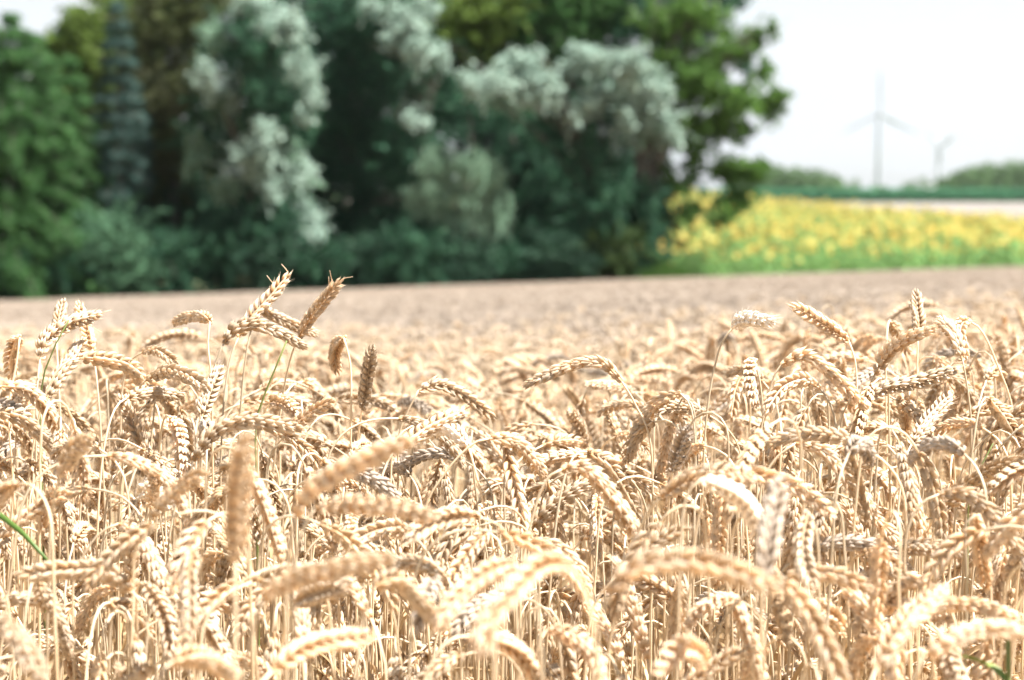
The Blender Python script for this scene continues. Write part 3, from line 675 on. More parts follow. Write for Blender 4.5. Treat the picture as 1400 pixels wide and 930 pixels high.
bark = simple_mat('bark', (.04, .038, .032), (.10, .09, .075), scale=4)
palebark = simple_mat('pale_bark', (.16, .15, .13), (.32, .30, .27), scale=4)
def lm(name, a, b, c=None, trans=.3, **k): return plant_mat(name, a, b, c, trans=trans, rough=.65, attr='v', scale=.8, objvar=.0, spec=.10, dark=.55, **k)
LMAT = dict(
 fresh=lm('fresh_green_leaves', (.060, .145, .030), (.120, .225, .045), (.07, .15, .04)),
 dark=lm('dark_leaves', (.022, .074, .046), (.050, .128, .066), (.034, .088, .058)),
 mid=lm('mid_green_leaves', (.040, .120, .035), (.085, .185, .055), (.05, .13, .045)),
 yew=lm('conifer_green', (.035, .105, .035), (.070, .165, .050), (.045, .12, .040)),
 blue=lm('blue_spruce_needles', (.035, .080, .072), (.080, .145, .125), (.025, .055, .05)),
 yellow=lm('yellow_green_leaves', (.085, .15, .025), (.14, .20, .04), (.11, .17, .04)),
 olive=lm('olive_leaves', (.055, .080, .028), (.10, .12, .045), (.09, .085, .06)),
 silver=lm('silver_leaves', (.25, .37, .31), (.46, .58, .50), (.26, .37, .31), trans=.25),
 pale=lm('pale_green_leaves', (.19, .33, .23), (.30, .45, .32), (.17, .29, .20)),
 shrub=lm('shrub_leaves', (.060, .150, .085), (.120, .235, .135), (.065, .14, .085)),
)
PPM = lambda d: F / d
def trunk_mesh(base, top, r, limbs, rg, name, mat, root):
    off = np.array(root.location); mb = MB()
    mid = (base + top) / 2 + rg.normal(0, .12, 3) * (1, 1, 0)
    C = catmull(np.array([base, mid, top]), 8)
    mb.tube(C - off, np.linspace(r * .7, r * .15, len(C)) * (1 + .5 * np.exp(-np.arange(len(C)) * .9)), 9)
    for e in limbs:
        k = int(np.clip(rg.uniform(.25, .8), 0, 1) * (len(C) - 1)); s = C[k]
        if e[2] < s[2]: k = max(2, int(k * .45)); s = C[k]
        m = (s + e) / 2 + np.array([0, 0, .12 * np.linalg.norm(e - s)])
        c = catmull(np.array([s, m, e]), 6); mb.tube(c - off, np.linspace(r * .42, r * .08, len(c)), 6)
        for q in range(3):
            f = c[int(len(c) * rg.uniform(.4, .9))]; e2 = e + rg.normal(0, .5, 3); mb.tube(np.array([f, (f + e2) / 2 + rg.normal(0, .08, 3), e2]) - off, [r * .12, r * .08, r * .04], 5)
    mb.build(name, mat, root)
def tree(name, label, bx, d, topy, layers, r=.22, cat='tree', group=None, bmat=None, seed=0, size=.17):
    """bx: place of the trunk across the photo; layers: (part name, material, leaf size, style, [(px, py, rx px, ry px, depth offset m, leaves)])"""
    rg = np.random.default_rng(seed + 500)
    p = W(bx, 380, d); base = np.array([p[0], p[1], float(ground(p[0], p[1]))]); root = tag(empty(name, tuple(base)), label, cat, group)
    top = W(bx + rg.uniform(-20, 20), topy, d)
    ends = []
    for pn, mt, sz, style, cl in layers:
        mb = MB()
        if style == 'silver' or mt == 'fresh':
            f1, f2 = (.62, 1.0) if style == 'silver' else (.4, .8)
            # break every bough into three smaller ragged ones at slightly different depths
            cl = [(cx + rg.uniform(-.6, .6) * rx, cy_ + rg.uniform(-.65, .65) * ry, rx * rg.uniform(f1, f2), ry * rg.uniform(f1, f2 * 1.2), dz + rg.uniform(-.5, .9), int(n * .42)) for (cx, cy_, rx, ry, dz, n) in cl for _ in range(3)]
        for (cx, cy_, rx, ry, dz, n) in cl:
            dd = d + dz; c = W(cx, cy_, dd); k = dd / F
            if pn != 'ground_foliage': ends.append(c)
            P = clump(c, (rx * k, (rx + ry) * .5 * k * .9, ry * k), n, rg, sub=max(8, int(rx * ry / 110)), sg=.20, spray=1.05 if style == 'silver' else .3 if style == 'willow' else 1.0)
            if style == 'willow': P[:, 2] -= rg.exponential(.22, len(P))
            leaf_cloud(mb, P - base, sz, rg, aspect=.3 if style == 'willow' else .6, droop=style == 'willow', updown=.6 if style == 'silver' else .2)
        mb.build(pn, LMAT[mt], root, smooth=False)
    trunk_mesh(base, top, r, ends[:14], rg, 'trunk', bmat or bark, root)
    return root
def conifer(name, label, bx, d, topy, boty, wpx, mt, seed, tiers=13, per=11, size=.2, droop=.35, r=.16, shape=.75):
    """whorls of drooping boughs set with needle sprays"""
    rg = np.random.default_rng(seed + 900)
    p = W(bx, 380, d); base = np.array([p[0], p[1], float(ground(p[0], p[1]))]); root = tag(empty(name, tuple(base)), label, 'conifer')
    zt = W(bx, topy, d)[2]; zb = base[2] + .3; Rm = wpx * d / F
    mb = MB(); C = np.array([base, base + (0, 0, (zt - base[2]) * .5), (base[0], base[1], zt)]) - base; C[1][0] += .05; mb.tube(catmull(C, 6), np.linspace(r, .02, 13), 8); mt_b = MB(); 
    fl = MB()
    for i in range(tiers):
        f = i / (tiers - 1); z = zb + (zt - zb) * f ** .95; Rr = Rm * (1 - f) ** shape * rg.uniform(.85, 1.1) + .15
        for j in range(per):
            a = j * 6.283 / per + rg.uniform(-.3, .3) + i; ln = Rr * rg.uniform(.75, 1.15)
            s = np.array([0, 0, z - base[2]]); e = s + np.array([math.cos(a) * ln, math.sin(a) * ln, -droop * ln + rg.normal(0, .08)]); m = (s + e) / 2 + np.array([0, 0, .12 * ln])
            c = catmull(np.array([s, m, e]), 5); mb.tube(c, np.linspace(.035, .008, len(c)), 5)
            n = int(150 * ln / 1.2) + 30; t = rg.uniform(.12, 1.02, n) ** .8; ii = np.clip((t * (len(c) - 1)), 0, len(c) - 1.001); k = ii.astype(int); fr = (ii - k)[:, None]
            Pp = c[k] * (1 - fr) + c[k + 1] * fr; w_ = .10 + .22 * (1 - t) * ln; pr = np.array([-math.sin(a), math.cos(a), 0])
            Pp = Pp + pr * (rg.normal(0, 1, n) * w_)[:, None] + rg.normal(0, .05, (n, 3)) - np.array([0, 0, 1]) * (np.abs(rg.normal(0, .10, n)))[:, None]
            leaf_cloud(fl, Pp, size, rg, aspect=.34, updown=.8)
    mb.build('trunk', bark, root); fl.build('crown', LMAT[mt], root, smooth=False)
    return root

# dense dark trees that make the body of the copse
tree('broadleaf_tree', 'dark dense tree between the conifers and the first silver poplar, olive brown at its top', 235, 68, -60,
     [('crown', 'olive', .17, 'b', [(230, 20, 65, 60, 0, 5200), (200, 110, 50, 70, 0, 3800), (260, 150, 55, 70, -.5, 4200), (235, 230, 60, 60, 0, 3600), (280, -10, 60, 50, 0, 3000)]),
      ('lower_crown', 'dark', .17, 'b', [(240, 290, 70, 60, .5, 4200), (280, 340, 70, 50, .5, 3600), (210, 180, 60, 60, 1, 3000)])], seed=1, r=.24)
tree('broadleaf_tree', 'tall black green tree just right of the first silver poplar', 490, 68, 40,
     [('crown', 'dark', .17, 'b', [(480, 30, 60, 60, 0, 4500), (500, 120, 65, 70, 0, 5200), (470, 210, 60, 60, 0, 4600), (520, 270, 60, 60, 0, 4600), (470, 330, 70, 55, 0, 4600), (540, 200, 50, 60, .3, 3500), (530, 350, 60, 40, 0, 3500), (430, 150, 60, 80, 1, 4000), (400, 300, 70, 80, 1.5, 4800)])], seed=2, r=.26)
tree('broadleaf_tree', 'dark tree behind the weeping willow with shadowed trunk and limbs', 700, 69, 110,
     [('crown', 'dark', .17, 'b', [(640, 160, 70, 50, .5, 4200), (700, 190, 60, 60, 0, 4500), (740, 250, 70, 60, 0, 5200), (690, 330, 80, 55, 0, 5600), (620, 340, 70, 50, .5, 4200), (770, 330, 80, 60, 0, 5600), (580, 100, 55, 60, 1, 3800), (820, 270, 60, 60, 0, 4200)])], seed=3, r=.28)
tree('broadleaf_tree', 'yellow green tree top between two silver crowns', 650, 72, 30,
     [('crown', 'yellow', .18, 'b', [(640, 25, 45, 36, -2, 3000), (680, 8, 45, 30, -2, 2400), (625, 62, 40, 28, -2, 1900), (700, 60, 40, 40, 0, 1800)]),
      ('inner_crown', 'dark', .18, 'b', [(650, 80, 80, 60, 1.5, 5200), (640, -20, 80, 50, 1, 3500)])], seed=4, r=.2)
tree('broadleaf_tree', 'tall tree behind the silver poplars with sky flickering through its top', 790, 71, 90,
     [('crown', 'mid', .17, 'b', [(740, 20, 60, 45, 0, 5400), (800, 30, 60, 40, 0, 4600), (860, 15, 60, 38, 0, 3600), (790, -15, 80, 30, 0, 3600), (760, 80, 60, 45, 0, 3600), (720, 130, 50, 50, 0, 3000)]),
      ('inner_crown', 'dark', .17, 'b', [(820, 170, 80, 70, 1, 4800), (760, 200, 70, 60, 1, 3800), (860, 240, 50, 50, 1, 3000), (780, 60, 60, 40, 1, 2400)])], seed=5, r=.22)
# right-hand edge tree with open crown
tree('broadleaf_tree', 'open crowned green tree at the edge of the copse, sky showing between its boughs', 880, 65, 70,
     [('crown', 'fresh', .15, 'b', [(905, 30, 50, 30, 0, 2200), (960, 18, 50, 26, .4, 2000), (990, 58, 42, 22, 0, 1600), (1040, 52, 20, 22, .2, 700), (930, 78, 50, 26, .6, 2200), (980, 95, 40, 16, 0, 1200),
        (960, 128, 48, 32, 0, 3400), (1010, 125, 46, 28, -.3, 2900), (1048, 142, 28, 22, 0, 1100), (985, 172, 48, 22, .3, 2300), (940, 182, 40, 30, 0, 2200),
        (970, 232, 42, 18, 0, 1400), (1012, 240, 36, 18, 0, 1200), (1000, 272, 34, 15, -.4, 1100), (930, 262, 34, 15, 0, 1000), (905, 238, 20, 14, 0, 320), (955, 205, 18, 14, 0, 300), (1036, 236, 22, 12, -.2, 600), (985, 292, 26, 12, -.5, 600), (945, 290, 24, 14, -.3, 600), (1050, 95, 16, 14, .2, 400)]),
      ('lower_crown', 'dark', .16, 'b', [(870, 300, 45, 45, 0, 3600), (840, 345, 65, 38, 0, 4200), (900, 300, 26, 40, 0, 1700), (880, 350, 34, 32, -.5, 2200)])], seed=6, r=.24)
tree('broadleaf_tree', 'dark blue green tree top reaching out over the sky at the top of the photo', 905, 70, 90,
     [('crown', 'dark', .16, 'b', [(900, -5, 50, 32, 0, 2000), (940, 45, 40, 26, 0, 1500), (985, 0, 45, 20, 0, 1400), (880, 60, 45, 30, 0, 1900), (1015, 85, 24, 12, 0, 420), (870, 120, 30, 50, 0, 1600)])], seed=16, r=.2)
# silver poplars; crown shade put into greener and darker leaf colours
tree('silver_poplar', 'silver leaved poplar with a chain of pale clumps in front of dark trees', 350, 65, -80,
     [('crown', 'silver', .15, 'silver', [(375, 40, 28, 16, -1, 900), (395, 25, 16, 24, -1, 500), (345, 8, 34, 18, 0, 700), (278, 108, 20, 20, -1, 800), (305, 130, 24, 22, -1, 900), (330, 105, 22, 26, -.6, 600), (412, 105, 22, 18, -1, 800), (425, 130, 12, 30, -1, 500),
        (335, 215, 38, 28, -1.2, 2000), (350, 190, 24, 22, -1.2, 900), (365, 250, 22, 20, -1.2, 600), (405, 240, 24, 20, -1, 800), (425, 285, 28, 30, -1, 1500), (430, 325, 22, 16, -1, 700), (415, 165, 10, 16, -1, 260)]),
      ('shade_toned_crown', 'pale', .15, 'b', [(315, 160, 26, 24, 0, 700), (268, 205, 18, 34, 0, 600), (310, 262, 22, 20, 0, 600), (395, 205, 14, 34, -.2, 600), (295, 55, 26, 24, .5, 500), (410, 255, 20, 26, 0, 500)]),
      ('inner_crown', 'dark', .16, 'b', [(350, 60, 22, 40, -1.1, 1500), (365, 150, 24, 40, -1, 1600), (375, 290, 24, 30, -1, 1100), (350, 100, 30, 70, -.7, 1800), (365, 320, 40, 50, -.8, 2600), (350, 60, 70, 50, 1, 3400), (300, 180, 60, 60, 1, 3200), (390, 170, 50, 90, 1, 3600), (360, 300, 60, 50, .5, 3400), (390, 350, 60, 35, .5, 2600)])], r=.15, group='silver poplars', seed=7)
tree('silver_poplar', 'silver leaved poplar with pale clumps high above the weeping willow', 560, 66, -80,
     [('crown', 'silver', .15, 'silver', [(548, 38, 30, 16, -1, 1000), (575, 58, 28, 16, -1, 900), (598, 82, 16, 18, -1, 500), (556, 150, 16, 22, -1, 600), (570, 165, 16, 10, -1, 400), (520, 15, 30, 14, -.5, 500), (575, 8, 24, 12, -.5, 350)]),
      ('inner_crown', 'dark', .16, 'b', [(555, 110, 26, 26, -.6, 900), (560, 225, 30, 50, -.7, 2200), (560, 320, 34, 50, -.7, 2400), (545, 80, 50, 60, 1, 3400), (560, 200, 50, 50, 1, 2800), (520, 20, 60, 40, 1, 2600)])], r=.14, group='silver poplars', seed=8)
tree('silver_poplar', 'broad silver grey poplar crown beside the open green tree at the copse end', 830, 65, 90,
     [('crown', 'silver', .15, 'silver', [(650, 118, 24, 14, -1, 700), (690, 102, 34, 20, -1, 1500), (735, 118, 28, 24, -1, 1200), (765, 128, 20, 20, -1, 600), (715, 80, 26, 12, -1, 500),
        (815, 88, 26, 18, -1.2, 1100), (858, 84, 28, 16, -1.5, 1100), (888, 108, 26, 22, -1.2, 1200), (850, 122, 18, 22, -1, 700), (905, 135, 20, 20, -1.3, 700), (818, 130, 22, 22, -1, 800), (905, 165, 34, 28, -1, 1800), (790, 150, 28, 20, -1, 900), (862, 172, 20, 22, -1, 600), (925, 190, 14, 16, -1, 350), (790, 74, 14, 10, -1, 250), (800, 90, 20, 18, -1, 500)]),
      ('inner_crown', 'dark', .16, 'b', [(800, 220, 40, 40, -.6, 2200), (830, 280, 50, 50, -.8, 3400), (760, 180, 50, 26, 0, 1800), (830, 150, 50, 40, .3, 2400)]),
      ('shade_toned_crown', 'pale', .15, 'b', [(820, 195, 28, 20, 0, 600), (700, 138, 36, 14, 0, 500), (880, 165, 34, 34, 0, 800), (835, 225, 16, 24, 0, 300)])], r=.15, group='silver poplars', seed=9)
# weeping willow
tree('weeping_willow', 'pale green weeping willow with hanging sprays above the dark undergrowth', 640, 64, 150,
     [('crown', 'pale', .24, 'willow', [(600, 218, 36, 20, 0, 1500), (640, 222, 36, 22, -.3, 1600), (672, 240, 24, 28, 0, 1200), (600, 262, 38, 22, 0, 1300), (650, 270, 30, 30, 0, 1300), (686, 285, 14, 34, 0, 900), (630, 300, 16, 22, 0, 500), (590, 240, 20, 30, 0, 600), (662, 305, 14, 20, 0, 400), (565, 262, 26, 8, 0, 300)])], r=.14, seed=10)
# conifers at the left
conifer('green_conifer', 'broad green conifer with drooping boughs at the left edge', 20, 65, 25, 400, 150, 'yew', 1, tiers=19, per=17, size=.19, droop=.3, shape=.5)
conifer('green_conifer', 'smaller green conifer merging into the broad one, beside the blue spruce', 100, 66, 85, 400, 62, 'yew', 4, tiers=14, per=12, size=.18, droop=.3, shape=.55)
conifer('green_conifer', 'dark green conifer partly hidden behind the broad one, tip cut by the photo edge', -45, 68, -40, 400, 90, 'dark', 2, tiers=13, per=12, size=.2)
conifer('blue_spruce', 'blue grey spruce with layered boughs between green conifer and olive tree', 165, 66.5, 10, 380, 70, 'blue', 3, tiers=17, per=8, size=.17, droop=.30)
tree('broadleaf_tree', 'light yellow green tree top beyond the conifers under the sky gap', 110, 76, 0,
     [('crown', 'yellow', .17, 'b', [(112, 38, 34, 32, -2, 2600), (88, 70, 36, 26, -2, 2600), (130, 80, 30, 30, -2, 2200), (100, 110, 50, 26, -2, 2600), (150, 15, 26, 34, 0, 1500), (185, 20, 40, 50, 2, 2600), (140, 140, 50, 50, 0, 2600), (60, 130, 50, 40, 0, 2200)])], seed=11, r=.16)
# undergrowth: shrubs one by one along the edge
SH = [(22, 375, 34, 30, 'dark', 'low dark shrub at the foot of the broad conifer'), (90, 372, 34, 28, 'dark', 'low dark shrub between the broad conifer and the pale shrub'),
      (160, 338, 58, 52, 'shrub', 'rounded pale green shrub standing out at the foot of the spruce'), (190, 372, 34, 26, 'shrub', 'low green shrub tucked against the rounded pale shrub'),
      (245, 355, 40, 42, 'dark', 'dark shrub under the olive topped tree'), (310, 358, 44, 40, 'dark', 'dark bushy shrub under the chain of silver clumps'), (375, 362, 44, 36, 'shrubdark', 'dark shrub at the foot of the first silver poplar'),
      (440, 366, 44, 34, 'dark', 'dark shrub below the lowest silver clump'), (508, 360, 42, 38, 'shrubdark', 'dusky green shrub at the foot of the tall black green tree'), (572, 356, 46, 40, 'dark', 'dark shrub just left of the weeping willow foot'),
      (640, 362, 46, 34, 'shrubdark', 'dusky shrub right under the hanging willow sprays'), (705, 358, 44, 36, 'dark', 'dark shrub just right of the weeping willow'), (770, 356, 44, 36, 'shrubdark', 'dusky shrub under the broad silver grey poplar'),
      (835, 348, 44, 38, 'yewdark', 'olive tinged shrub near the sunflower end of the copse'), (885, 350, 26, 30, 'dark', 'last dark shrub of the copse, beside the sunflowers')]
LMAT['shrubdark'] = lm('dusky_shrub', (.022, .060, .038), (.045, .10, .060), (.028, .062, .042)); LMAT['yewdark'] = lm('olive_shrub', (.035, .065, .020), (.065, .105, .030), (.03, .055, .02))
for k, (cx, cy_, rx, ry, mt, lab) in enumerate(SH):
    d = 63.6 + (k % 3) * .35; rg = np.random.default_rng(70 + k); p = W(cx, 385, d); base = np.array([p[0], p[1], float(ground(p[0], p[1]))])
    root = tag(empty('shrub', tuple(base)), lab, 'shrub', 'shrubs along the foot of the copse'); c = W(cx, cy_, d); kk = d / F
    mb = MB(); Pp = clump(c, (rx * kk, .9, ry * kk), int(rx * ry * 2.6), rg, sub=26, sg=.28); lo = c.copy(); lo[2] = base[2] + .5
    P2 = clump(lo, (rx * kk * 1.0, .8, .75), 1300, rg, sub=20, sg=.3); P2[:, 2] = np.maximum(P2[:, 2], base[2] + .03)
    leaf_cloud(mb, np.concatenate([Pp, P2]) - base, .15, rg); mb.build('foliage', LMAT[mt], root, smooth=False)
    mb = MB()
    for q in range(5): mb.tube(np.array([[0, 0, 0], rg.normal(0, .15, 3) + (0, 0, .6), (c - base) * .8 + rg.normal(0, .4, 3)]), [.04, .03, .012], 5)
    mb.build('stems', bark, root)
# backing trees deeper in the copse
for k, (bx, d) in enumerate([(-30, 78), (90, 84), (170, 79), (240, 80), (350, 82), (460, 80), (570, 83), (680, 80), (780, 82)]):
    cl = [(bx + rng.uniform(-45, 45), y, 75, 55, rng.uniform(-1, 1), 3000) for y in ((150, 210, 270, 330) if k < 2 else (60, 120, 180, 230, 280, 340) if k == 2 else (10, 70, 130, 200, 270, 330))]
    tree('broadleaf_tree', ['dark tree deep behind the broad green conifer', 'dark tree deep behind the pale shrub and spruce', 'dark tree deep behind the blue spruce boughs', 'dark tree deep behind the olive topped tree', 'dark tree deep behind the first silver poplar', 'dark tree deep behind the tall black green tree', 'dark tree deep behind the high silver clumps', 'dark tree deep behind the weeping willow', 'dark tree deep behind the broad silver grey poplar'][k],
         bx, d, 120, [('crown', 'dark', .24, 'b', cl)], seed=30 + k, r=.22)
# grass verge along the foot of the copse
def verge():
    rg = np.random.default_rng(9); n = 28000; x = np.concatenate([rg.uniform(-17, 24, 25000), rg.normal(4.6, .8, 3000)]); y = rg.uniform(61.7, 63.6, n); P = np.stack([x, y, ground(x, y)], 1); mb = MB()
    h = rg.uniform(.25, .8, n) * (1 + 1.1 * np.exp(-((x - 4.6) / .9) ** 2) * rg.uniform(.2, 1, n)); dx = rg.normal(0, .12, n); wv = rg.uniform(.01, .03, n)
    v = np.stack([P - np.stack([wv, 0 * wv, 0 * wv], 1), P + np.stack([wv, 0 * wv, 0 * wv], 1), P + np.stack([dx, rg.normal(0, .1, n), h], 1)], 1).reshape(-1, 3)
    mb.add(v, None, np.arange(n * 3).reshape(-1, 3), v=np.repeat(rg.uniform(0, 1, n), 3), r=np.repeat(rg.uniform(0, 1, n), 3))
    o = mb.build('grass_verge', LMAT['fresh'], None, smooth=False); tag(o, 'rough green grass strip between the wheat and the copse', 'grass', kind='stuff')
verge()

# ------------------------------------------------------------------ sunflowers
M['petal'] = plant_mat('sunflower_petals', (.66, .53, .08), (.76, .66, .16), trans=.35, rough=.5, objvar=.15)
M['disc'] = simple_mat('sunflower_disc', (.16, .08, .02), (.30, .16, .04), scale=40)
M['sfleaf'] = plant_mat('sunflower_leaf', (.09, .20, .05), (.17, .31, .085), (.12, .23, .07), trans=.35, rough=.5, objvar=.25, scale=3)
M['sfstem'] = plant_mat('sunflower_stem', (.10, .18, .05), (.14, .22, .07), trans=.0, rough=.6, objvar=.1)
def sunflower(rg):
    H = rg.uniform(1.3, 1.75); bud = rg.random() < .3; nod = rg.uniform(.9, 1.35)
    C = catmull(np.array([[0, 0, 0], [rg.normal(0, .03), .02, H * .5], [0, 0, H - .06], [0, -.07, H]]), 6)
    s = MB(); s.tube(C, np.linspace(.018, .010, len(C)), 6)
    lf = MB()
    for i in range(13):
        z = H * (.18 + .76 * i / 13); a = i * 2.4 + rg.uniform(-.4, .4); ln = rg.uniform(.20, .32) * (1 - .35 * i / 13); wd = ln * .8
        d = np.array([math.cos(a), math.sin(a), 0]); sd = np.array([-math.sin(a), math.cos(a), 0]); up = np.array([0, 0, 1.])
        p0 = np.array([0, 0, z]); st = p0 + d * .12 + up * .05
        pts_ = [(0, 0, 0), (.25, .5, -.01), (.6, .38, -.05), (1, 0, -.2), (.6, -.38, -.05), (.25, -.5, -.01), (.5, 0, .03)]
        v = [st + d * q[0] * ln + sd * q[1] * wd + up * (q[2] * ln * 2.0) for q in pts_]
        lf.add(v, None, [(0, 1, 6), (1, 2, 6), (2, 3, 6), (3, 4, 6), (4, 5, 6), (5, 0, 6)], v=rg.uniform(0, 1), r=rg.uniform(0, 1)); lf.tube([p0, st], [.005, .004], 4)
    hd = MB(); dc = MB(); c = np.array([0, -.09, H + .0]); nrm = np.array([rg.normal(0, .2), -math.sin(nod), math.cos(nod)]); nrm /= np.linalg.norm(nrm)
    a = np.cross(nrm, [1, 0, 0]); a /= np.linalg.norm(a); b = np.cross(nrm, a); rd = rg.uniform(.035, .05)
    for i in range(20):
        th = i * 6.283 / 20 + rg.uniform(-.1, .1); d = math.cos(th) * a + math.sin(th) * b; sd = np.cross(nrm, d); ln = rg.uniform(.042, .062) * (.4 if bud else 1)
        p = c + d * rd * .8; hd.add([p - sd * .014, p + sd * .014, p + d * ln * .55 + sd * .020 + nrm * .012, p + d * ln + nrm * .0, p + d * ln * .55 - sd * .020 + nrm * .012], None, [(0, 1, 2), (0, 2, 4), (4, 2, 3)], v=rg.uniform(0, 1), r=rg.uniform(0, 1))
    th = np.arange(14) * 6.283 / 14; ring = c + rd * (np.cos(th)[:, None] * a + np.sin(th)[:, None] * b) + nrm * .008
    r2 = c + rd * .55 * (np.cos(th)[:, None] * a + np.sin(th)[:, None] * b) + nrm * .022
    back = c - nrm * .03
    v = np.vstack([ring, r2, c + nrm * .018, back]); n = 14
    dc.add(v, [(i, (i + 1) % n, n + (i + 1) % n, n + i) for i in range(n)], [(n + i, n + (i + 1) % n, 2 * n) for i in range(n)] + [((i + 1) % n, i, 2 * n + 1) for i in range(n)])
    return dict(stem=s, leaf=lf, head=hd, disc=dc)
rs = np.random.default_rng(77); SFV = [sunflower(rs) for _ in range(8)]
for v in SFV:
    for k, m in (('stem', 'sfstem'), ('leaf', 'sfleaf'), ('head', 'petal'), ('disc', 'disc')):
        v['m' + k] = v[k].mesh({'leaf': 'leaves', 'head': 'petals', 'disc': 'flower_disc', 'stem': 'stem'}[k], smooth=(k in ('stem', 'disc'))); v['m' + k].materials.append(M[m])
def sf_mesh(v):
    vs = []; Q = []; T = []; qm = []; tm = []; at = {'v': [], 'r': []}; n0 = 0
    for k, kk in enumerate(('stem', 'leaf', 'head', 'disc')):
        m = v[kk]; vv = np.concatenate(m.v); vs.append(vv)
        for a in m.q: Q.append(a + n0); qm += [k] * len(a)
        for a in m.t: T.append(a + n0); tm += [k] * len(a)
        for c in at: at[c].append(np.concatenate(m.a[c]))
        n0 += len(vv)
    me = mesh_np('sunflower', np.concatenate(vs), np.concatenate(Q), np.concatenate(T), {c: np.concatenate(a) for c, a in at.items()}, smooth=False)
    for m in ('sfstem', 'sfleaf', 'petal', 'disc'): me.materials.append(M[m])
    me.polygons.foreach_set('material_index', np.array(qm + tm, np.int32)); return me
sfp = []
def leftlimit(y): return np.interp(y, [62, 75, 95, 160], [3.9, 4.6, 6.0, 11.0])
for y in np.concatenate([np.arange(63.4, 80, .62), np.arange(80, 153, .95)]):
    step_ = .42 if y < 80 else .60
    for x in np.arange(leftlimit(y) + rs.normal(0, .5), .27 * y + 2, step_):
        sfp.append((x + rs.normal(0, .09), y + rs.normal(0, .09)))
sfp = np.array(sfp); sfp = sfp[np.argsort(sfp[:, 1])]
sz = ground(sfp[:, 0], sfp[:, 1])
inview = [i for i in range(len(sfp)) if PX((sfp[i][0], sfp[i][1], sz[i] + 1.4))[0] < 1405]
first = set(inview[:150]); nP = []; nR = []; nS = []; nI = []
zone = ['in the front row beside the copse', 'in the front rows of the middle of the field', 'in the front rows below the turbines', 'in the front rows by the right edge']
for i in range(len(sfp)):
    x, y = sfp[i]; k = int(rs.integers(8)); rz = rs.normal(-.25, .45); s = rs.uniform(.78, 1.14)
    if i in first:
        u = PX((x, y, sz[i] + 1.4))[0]; zn = zone[0] if u < 1010 else zone[1] if u < 1150 else zone[2] if u < 1290 else zone[3]
        root = tag(empty('sunflower', (x, y, sz[i]), rz), 'yellow headed sunflower ' + zn, 'sunflower', 'sunflowers ' + zn); root.scale = (s, s, s)
        v = SFV[k]; link('stem', v['mstem'], None, root); link('leaves', v['mleaf'], None, root); h = link('flower_head', v['mhead'], None, root); link('flower_disc', v['mdisc'], None, h)
    else: nP.append((x, y, sz[i])); nR.append((0, 0, rz)); nS.append(s); nI.append(k)
sf = gn_field('sunflower_field', nP, nR, nS, nI, [sf_mesh(v) for v in SFV]); tag(sf, 'yellow flowering sunflower crop rising behind the wheat', 'sunflower crop', kind='stuff')

# ------------------------------------------------------------------ far crops, woods, turbines
LMAT['maize'] = lm('maize_green', (.05, .19, .10), (.08, .24, .12)); LMAT['farwood'] = lm('far_wood_leaves', (.11, .20, .09), (.17, .27, .12), (.13, .21, .10))
def maize():
    rg = np.random.default_rng(21); n = 26000; x = rg.uniform(20, 105, n); y = rg.uniform(352, 362, n); z = ground(x, y); mb = MB()
    P = np.stack([x, y, z + rg.uniform(0, 1, n) ** .7 * 2.15], 1); leaf_cloud(mb, P, .75, rg, aspect=.4); o = mb.build('maize_strip', LMAT['maize'], None, smooth=False)
    tag(o, 'dark green strip of maize beyond the stubble field', 'maize crop', kind='stuff')
maize()
def woods():
    rg = np.random.default_rng(22)
    for nm, prof, lab in (('left', [(1000, 230), (1050, 224), (1085, 226), (1120, 230), (1140, 238), (1156, 252)], 'pale green wood on the horizon beside the copse'),
                          ('right', [(1284, 244), (1300, 232), (1325, 224), (1350, 220), (1385, 216), (1420, 215), (1460, 218)], 'green wood on the horizon at the right edge')):
        mb = MB(); a = np.array(prof)
        for px in np.arange(a[0][0], a[-1][0], 7.0):
            for row in range(2):
                d = 440 + row * 14 + rg.uniform(-4, 4); ty = np.interp(px, a[:, 0], a[:, 1]) + rg.uniform(-2, 5); xx = px + rg.uniform(-4, 4)
                top = W(xx, ty, d); g = float(ground(top[0], top[1])); h = top[2] - g; c = np.array([top[0], top[1], g + h * .56])
                leaf_cloud(mb, clump(c, (1.7, 1.7, h * .46), 700, rg, sub=22, sg=.2), .55, rg)
                mb.tube(np.array([[top[0], top[1], g], [top[0], top[1], g + h * .7]]), [.18, .08], 5)
        o = mb.build('wood', LMAT['farwood'], None, smooth=False); tag(o, lab, 'wood', kind='stuff')
    for xx, ty, rx, lab in ((1166, 244, 2.4, 'small faint round tree left of the taller turbine mast'), (1204, 250, 2.6, 'low tree at the foot of the taller turbine mast'), (1243, 246, 2.0, 'faint small tree midway between the two turbines'), (1262, 242, 2.6, 'small tree just left of the farther turbine mast')):
        d = 520; top = W(xx, ty, d); g = float(ground(top[0], top[1])); h = max(3, top[2] - g); root = tag(empty('far_tree', (top[0], top[1], g)), lab, 'tree', 'small trees on the horizon')
        mb = MB(); leaf_cloud(mb, clump((0, 0, h * .6), (rx, rx, h * .4), 900, rg, sub=20), .5, rg); mb.build('crown', LMAT['farwood'], root, smooth=False)
        mb = MB(); mb.tube(np.array([[0, 0, 0], [0, 0, h * .7]]), [.2, .08], 6); mb.build('trunk', bark, root)
woods()
M['white'] = simple_mat('turbine_paint', (.24, .25, .29), (.28, .29, .33), scale=.1, rough=.4)
M['wall'] = simple_mat('white_render', (.74, .74, .72), (.80, .80, .78), scale=.5)
M['roof'] = simple_mat('grey_roof', (.38, .38, .40), (.46, .46, .47), scale=.5)
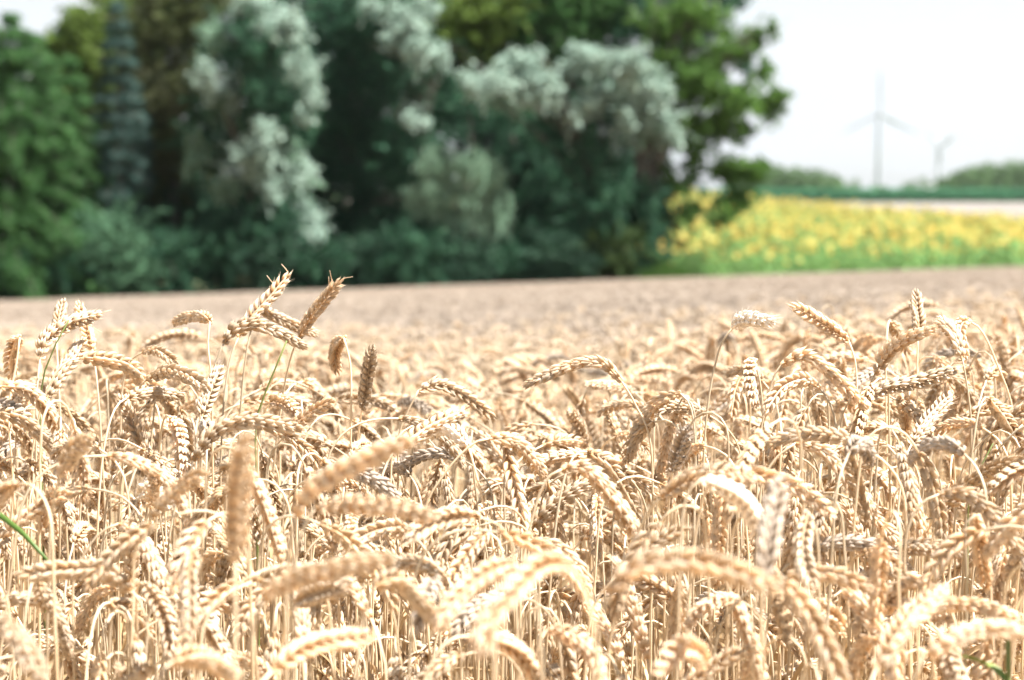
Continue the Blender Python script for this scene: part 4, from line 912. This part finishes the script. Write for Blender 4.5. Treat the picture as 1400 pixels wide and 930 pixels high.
def turbine(px, py, d, blade_px, angles, lab, mast_r=2.5, yaw=.35, cs=1.0):
    hub = W(px, py, d); g = float(ground(hub[0] + .0, hub[1])); k = d / F; Lb = blade_px * k; root = tag(empty('wind_turbine', (hub[0], hub[1], g)), lab, 'wind turbine', 'wind turbines on the horizon')
    h = hub[2] - g; mb = MB(); z = np.linspace(0, h - 1.2, 12); mb.tube(np.stack([z * 0, z * 0 + 3.5, z], 1), np.linspace(mast_r, mast_r * .58, 12), 20); mb.build('tower', M['white'], root)
    mb = MB(); c = np.array([[0, -1.5, h], [0, 0, h], [0, 5, h], [0, 8.5, h]]); mb.tube(c, [1.5, 1.9, 1.9, 1.3], 12); mb.build('nacelle', M['white'], root)
    mb = MB(); mb.tube(np.array([[0, -1.4, h], [0, -2.6, h], [0, -3.8, h]]), [1.5, 1.3, .4], 12); hb = mb.build('hub', M['white'], root)
    for a in angles:
        a = R(a); u = np.array([math.sin(a), 0, math.cos(a)]); s = np.array([math.cos(a), 0, -math.sin(a)]); fw = np.array([0, -1., 0]); mb = MB(); n = 16; V = []
        for i in range(n):
            f = i / (n - 1); ch = np.interp(f, [0, .06, .2, .6, 1], [2.2, 2.4, 4.2, 2.8, 1.0]); tk = np.interp(f, [0, .06, .2, 1], [1.5, 1.3, .7, .12]); tw = .35 * (1 - f); ch *= cs; tk *= cs
            cc = np.array([0, -2.6, h]) + u * (1 + f * (Lb - 1)) + fw * (.8 * f * f)
            for th in np.arange(8) * np.pi / 4:
                q = s * math.cos(th) * ch * .5 + fw * math.sin(th) * tk * .5; q = q + s * ch * .18
                V.append(cc + q * math.cos(tw) + np.cross(u, q) * math.sin(tw))
        Q = [(i * 8 + j, i * 8 + (j + 1) % 8, (i + 1) * 8 + (j + 1) % 8, (i + 1) * 8 + j) for i in range(n - 1) for j in range(8)]
        mb.add(V, Q); mb.build('blade', M['white'], root)
turbine(1203, 155, 1800, 58, (-2, 118, 242), 'taller wind turbine with one blade straight up, nearer the copse')
turbine(1284, 200, 3000, 26, (52, 172, 318), 'smaller farther wind turbine with two blades raised in a V', mast_r=3.4, cs=2.0)
def shed():
    d = 640; p = W(1268, 262, d); g = float(ground(p[0], p[1])); root = tag(empty('farm_shed', (p[0], p[1], g)), 'small white shed on the horizon beside the farther turbine mast', 'shed')
    mb = MB(); mb.box((-3, -2, 0), (3, 2, 2.8)); mb.build('wall', M['wall'], root, smooth=False)
    mb = MB(); mb.add([(-3.2, -2.2, 2.802), (3.2, -2.2, 2.802), (3.2, 2.2, 2.802), (-3.2, 2.2, 2.802), (-3.2, 0, 3.9), (3.2, 0, 3.9)], [(0, 1, 5, 4), (2, 3, 4, 5), (0, 3, 2, 1)], [(0, 4, 3), (1, 2, 5)]); mb.build('roof', M['roof'], root, smooth=False)
    mb = MB(); mb.box((-.9, -2.06, 0), (.9, -2.003, 2.2)); mb.build('door', M['roof'], root, smooth=False)
shed()

# ------------------------------------------------------------------ air
def haze():
    mb = MB(); mb.box((-1600, -60, -30), (1600, 3600, 260)); m, t, out = mat_new('haze_air')
    v = N(t, 'ShaderNodeVolumePrincipled'); v.inputs['Color'].default_value = (.93, .96, 1, 1); v.inputs['Density'].default_value = .00006; v.inputs['Anisotropy'].default_value = .2
    t.links.new(v.outputs[0], out.inputs['Volume']); o = mb.build('haze', m, None, smooth=False); tag(o, 'thin bright summer haze over the fields', 'haze', kind='stuff')
haze()
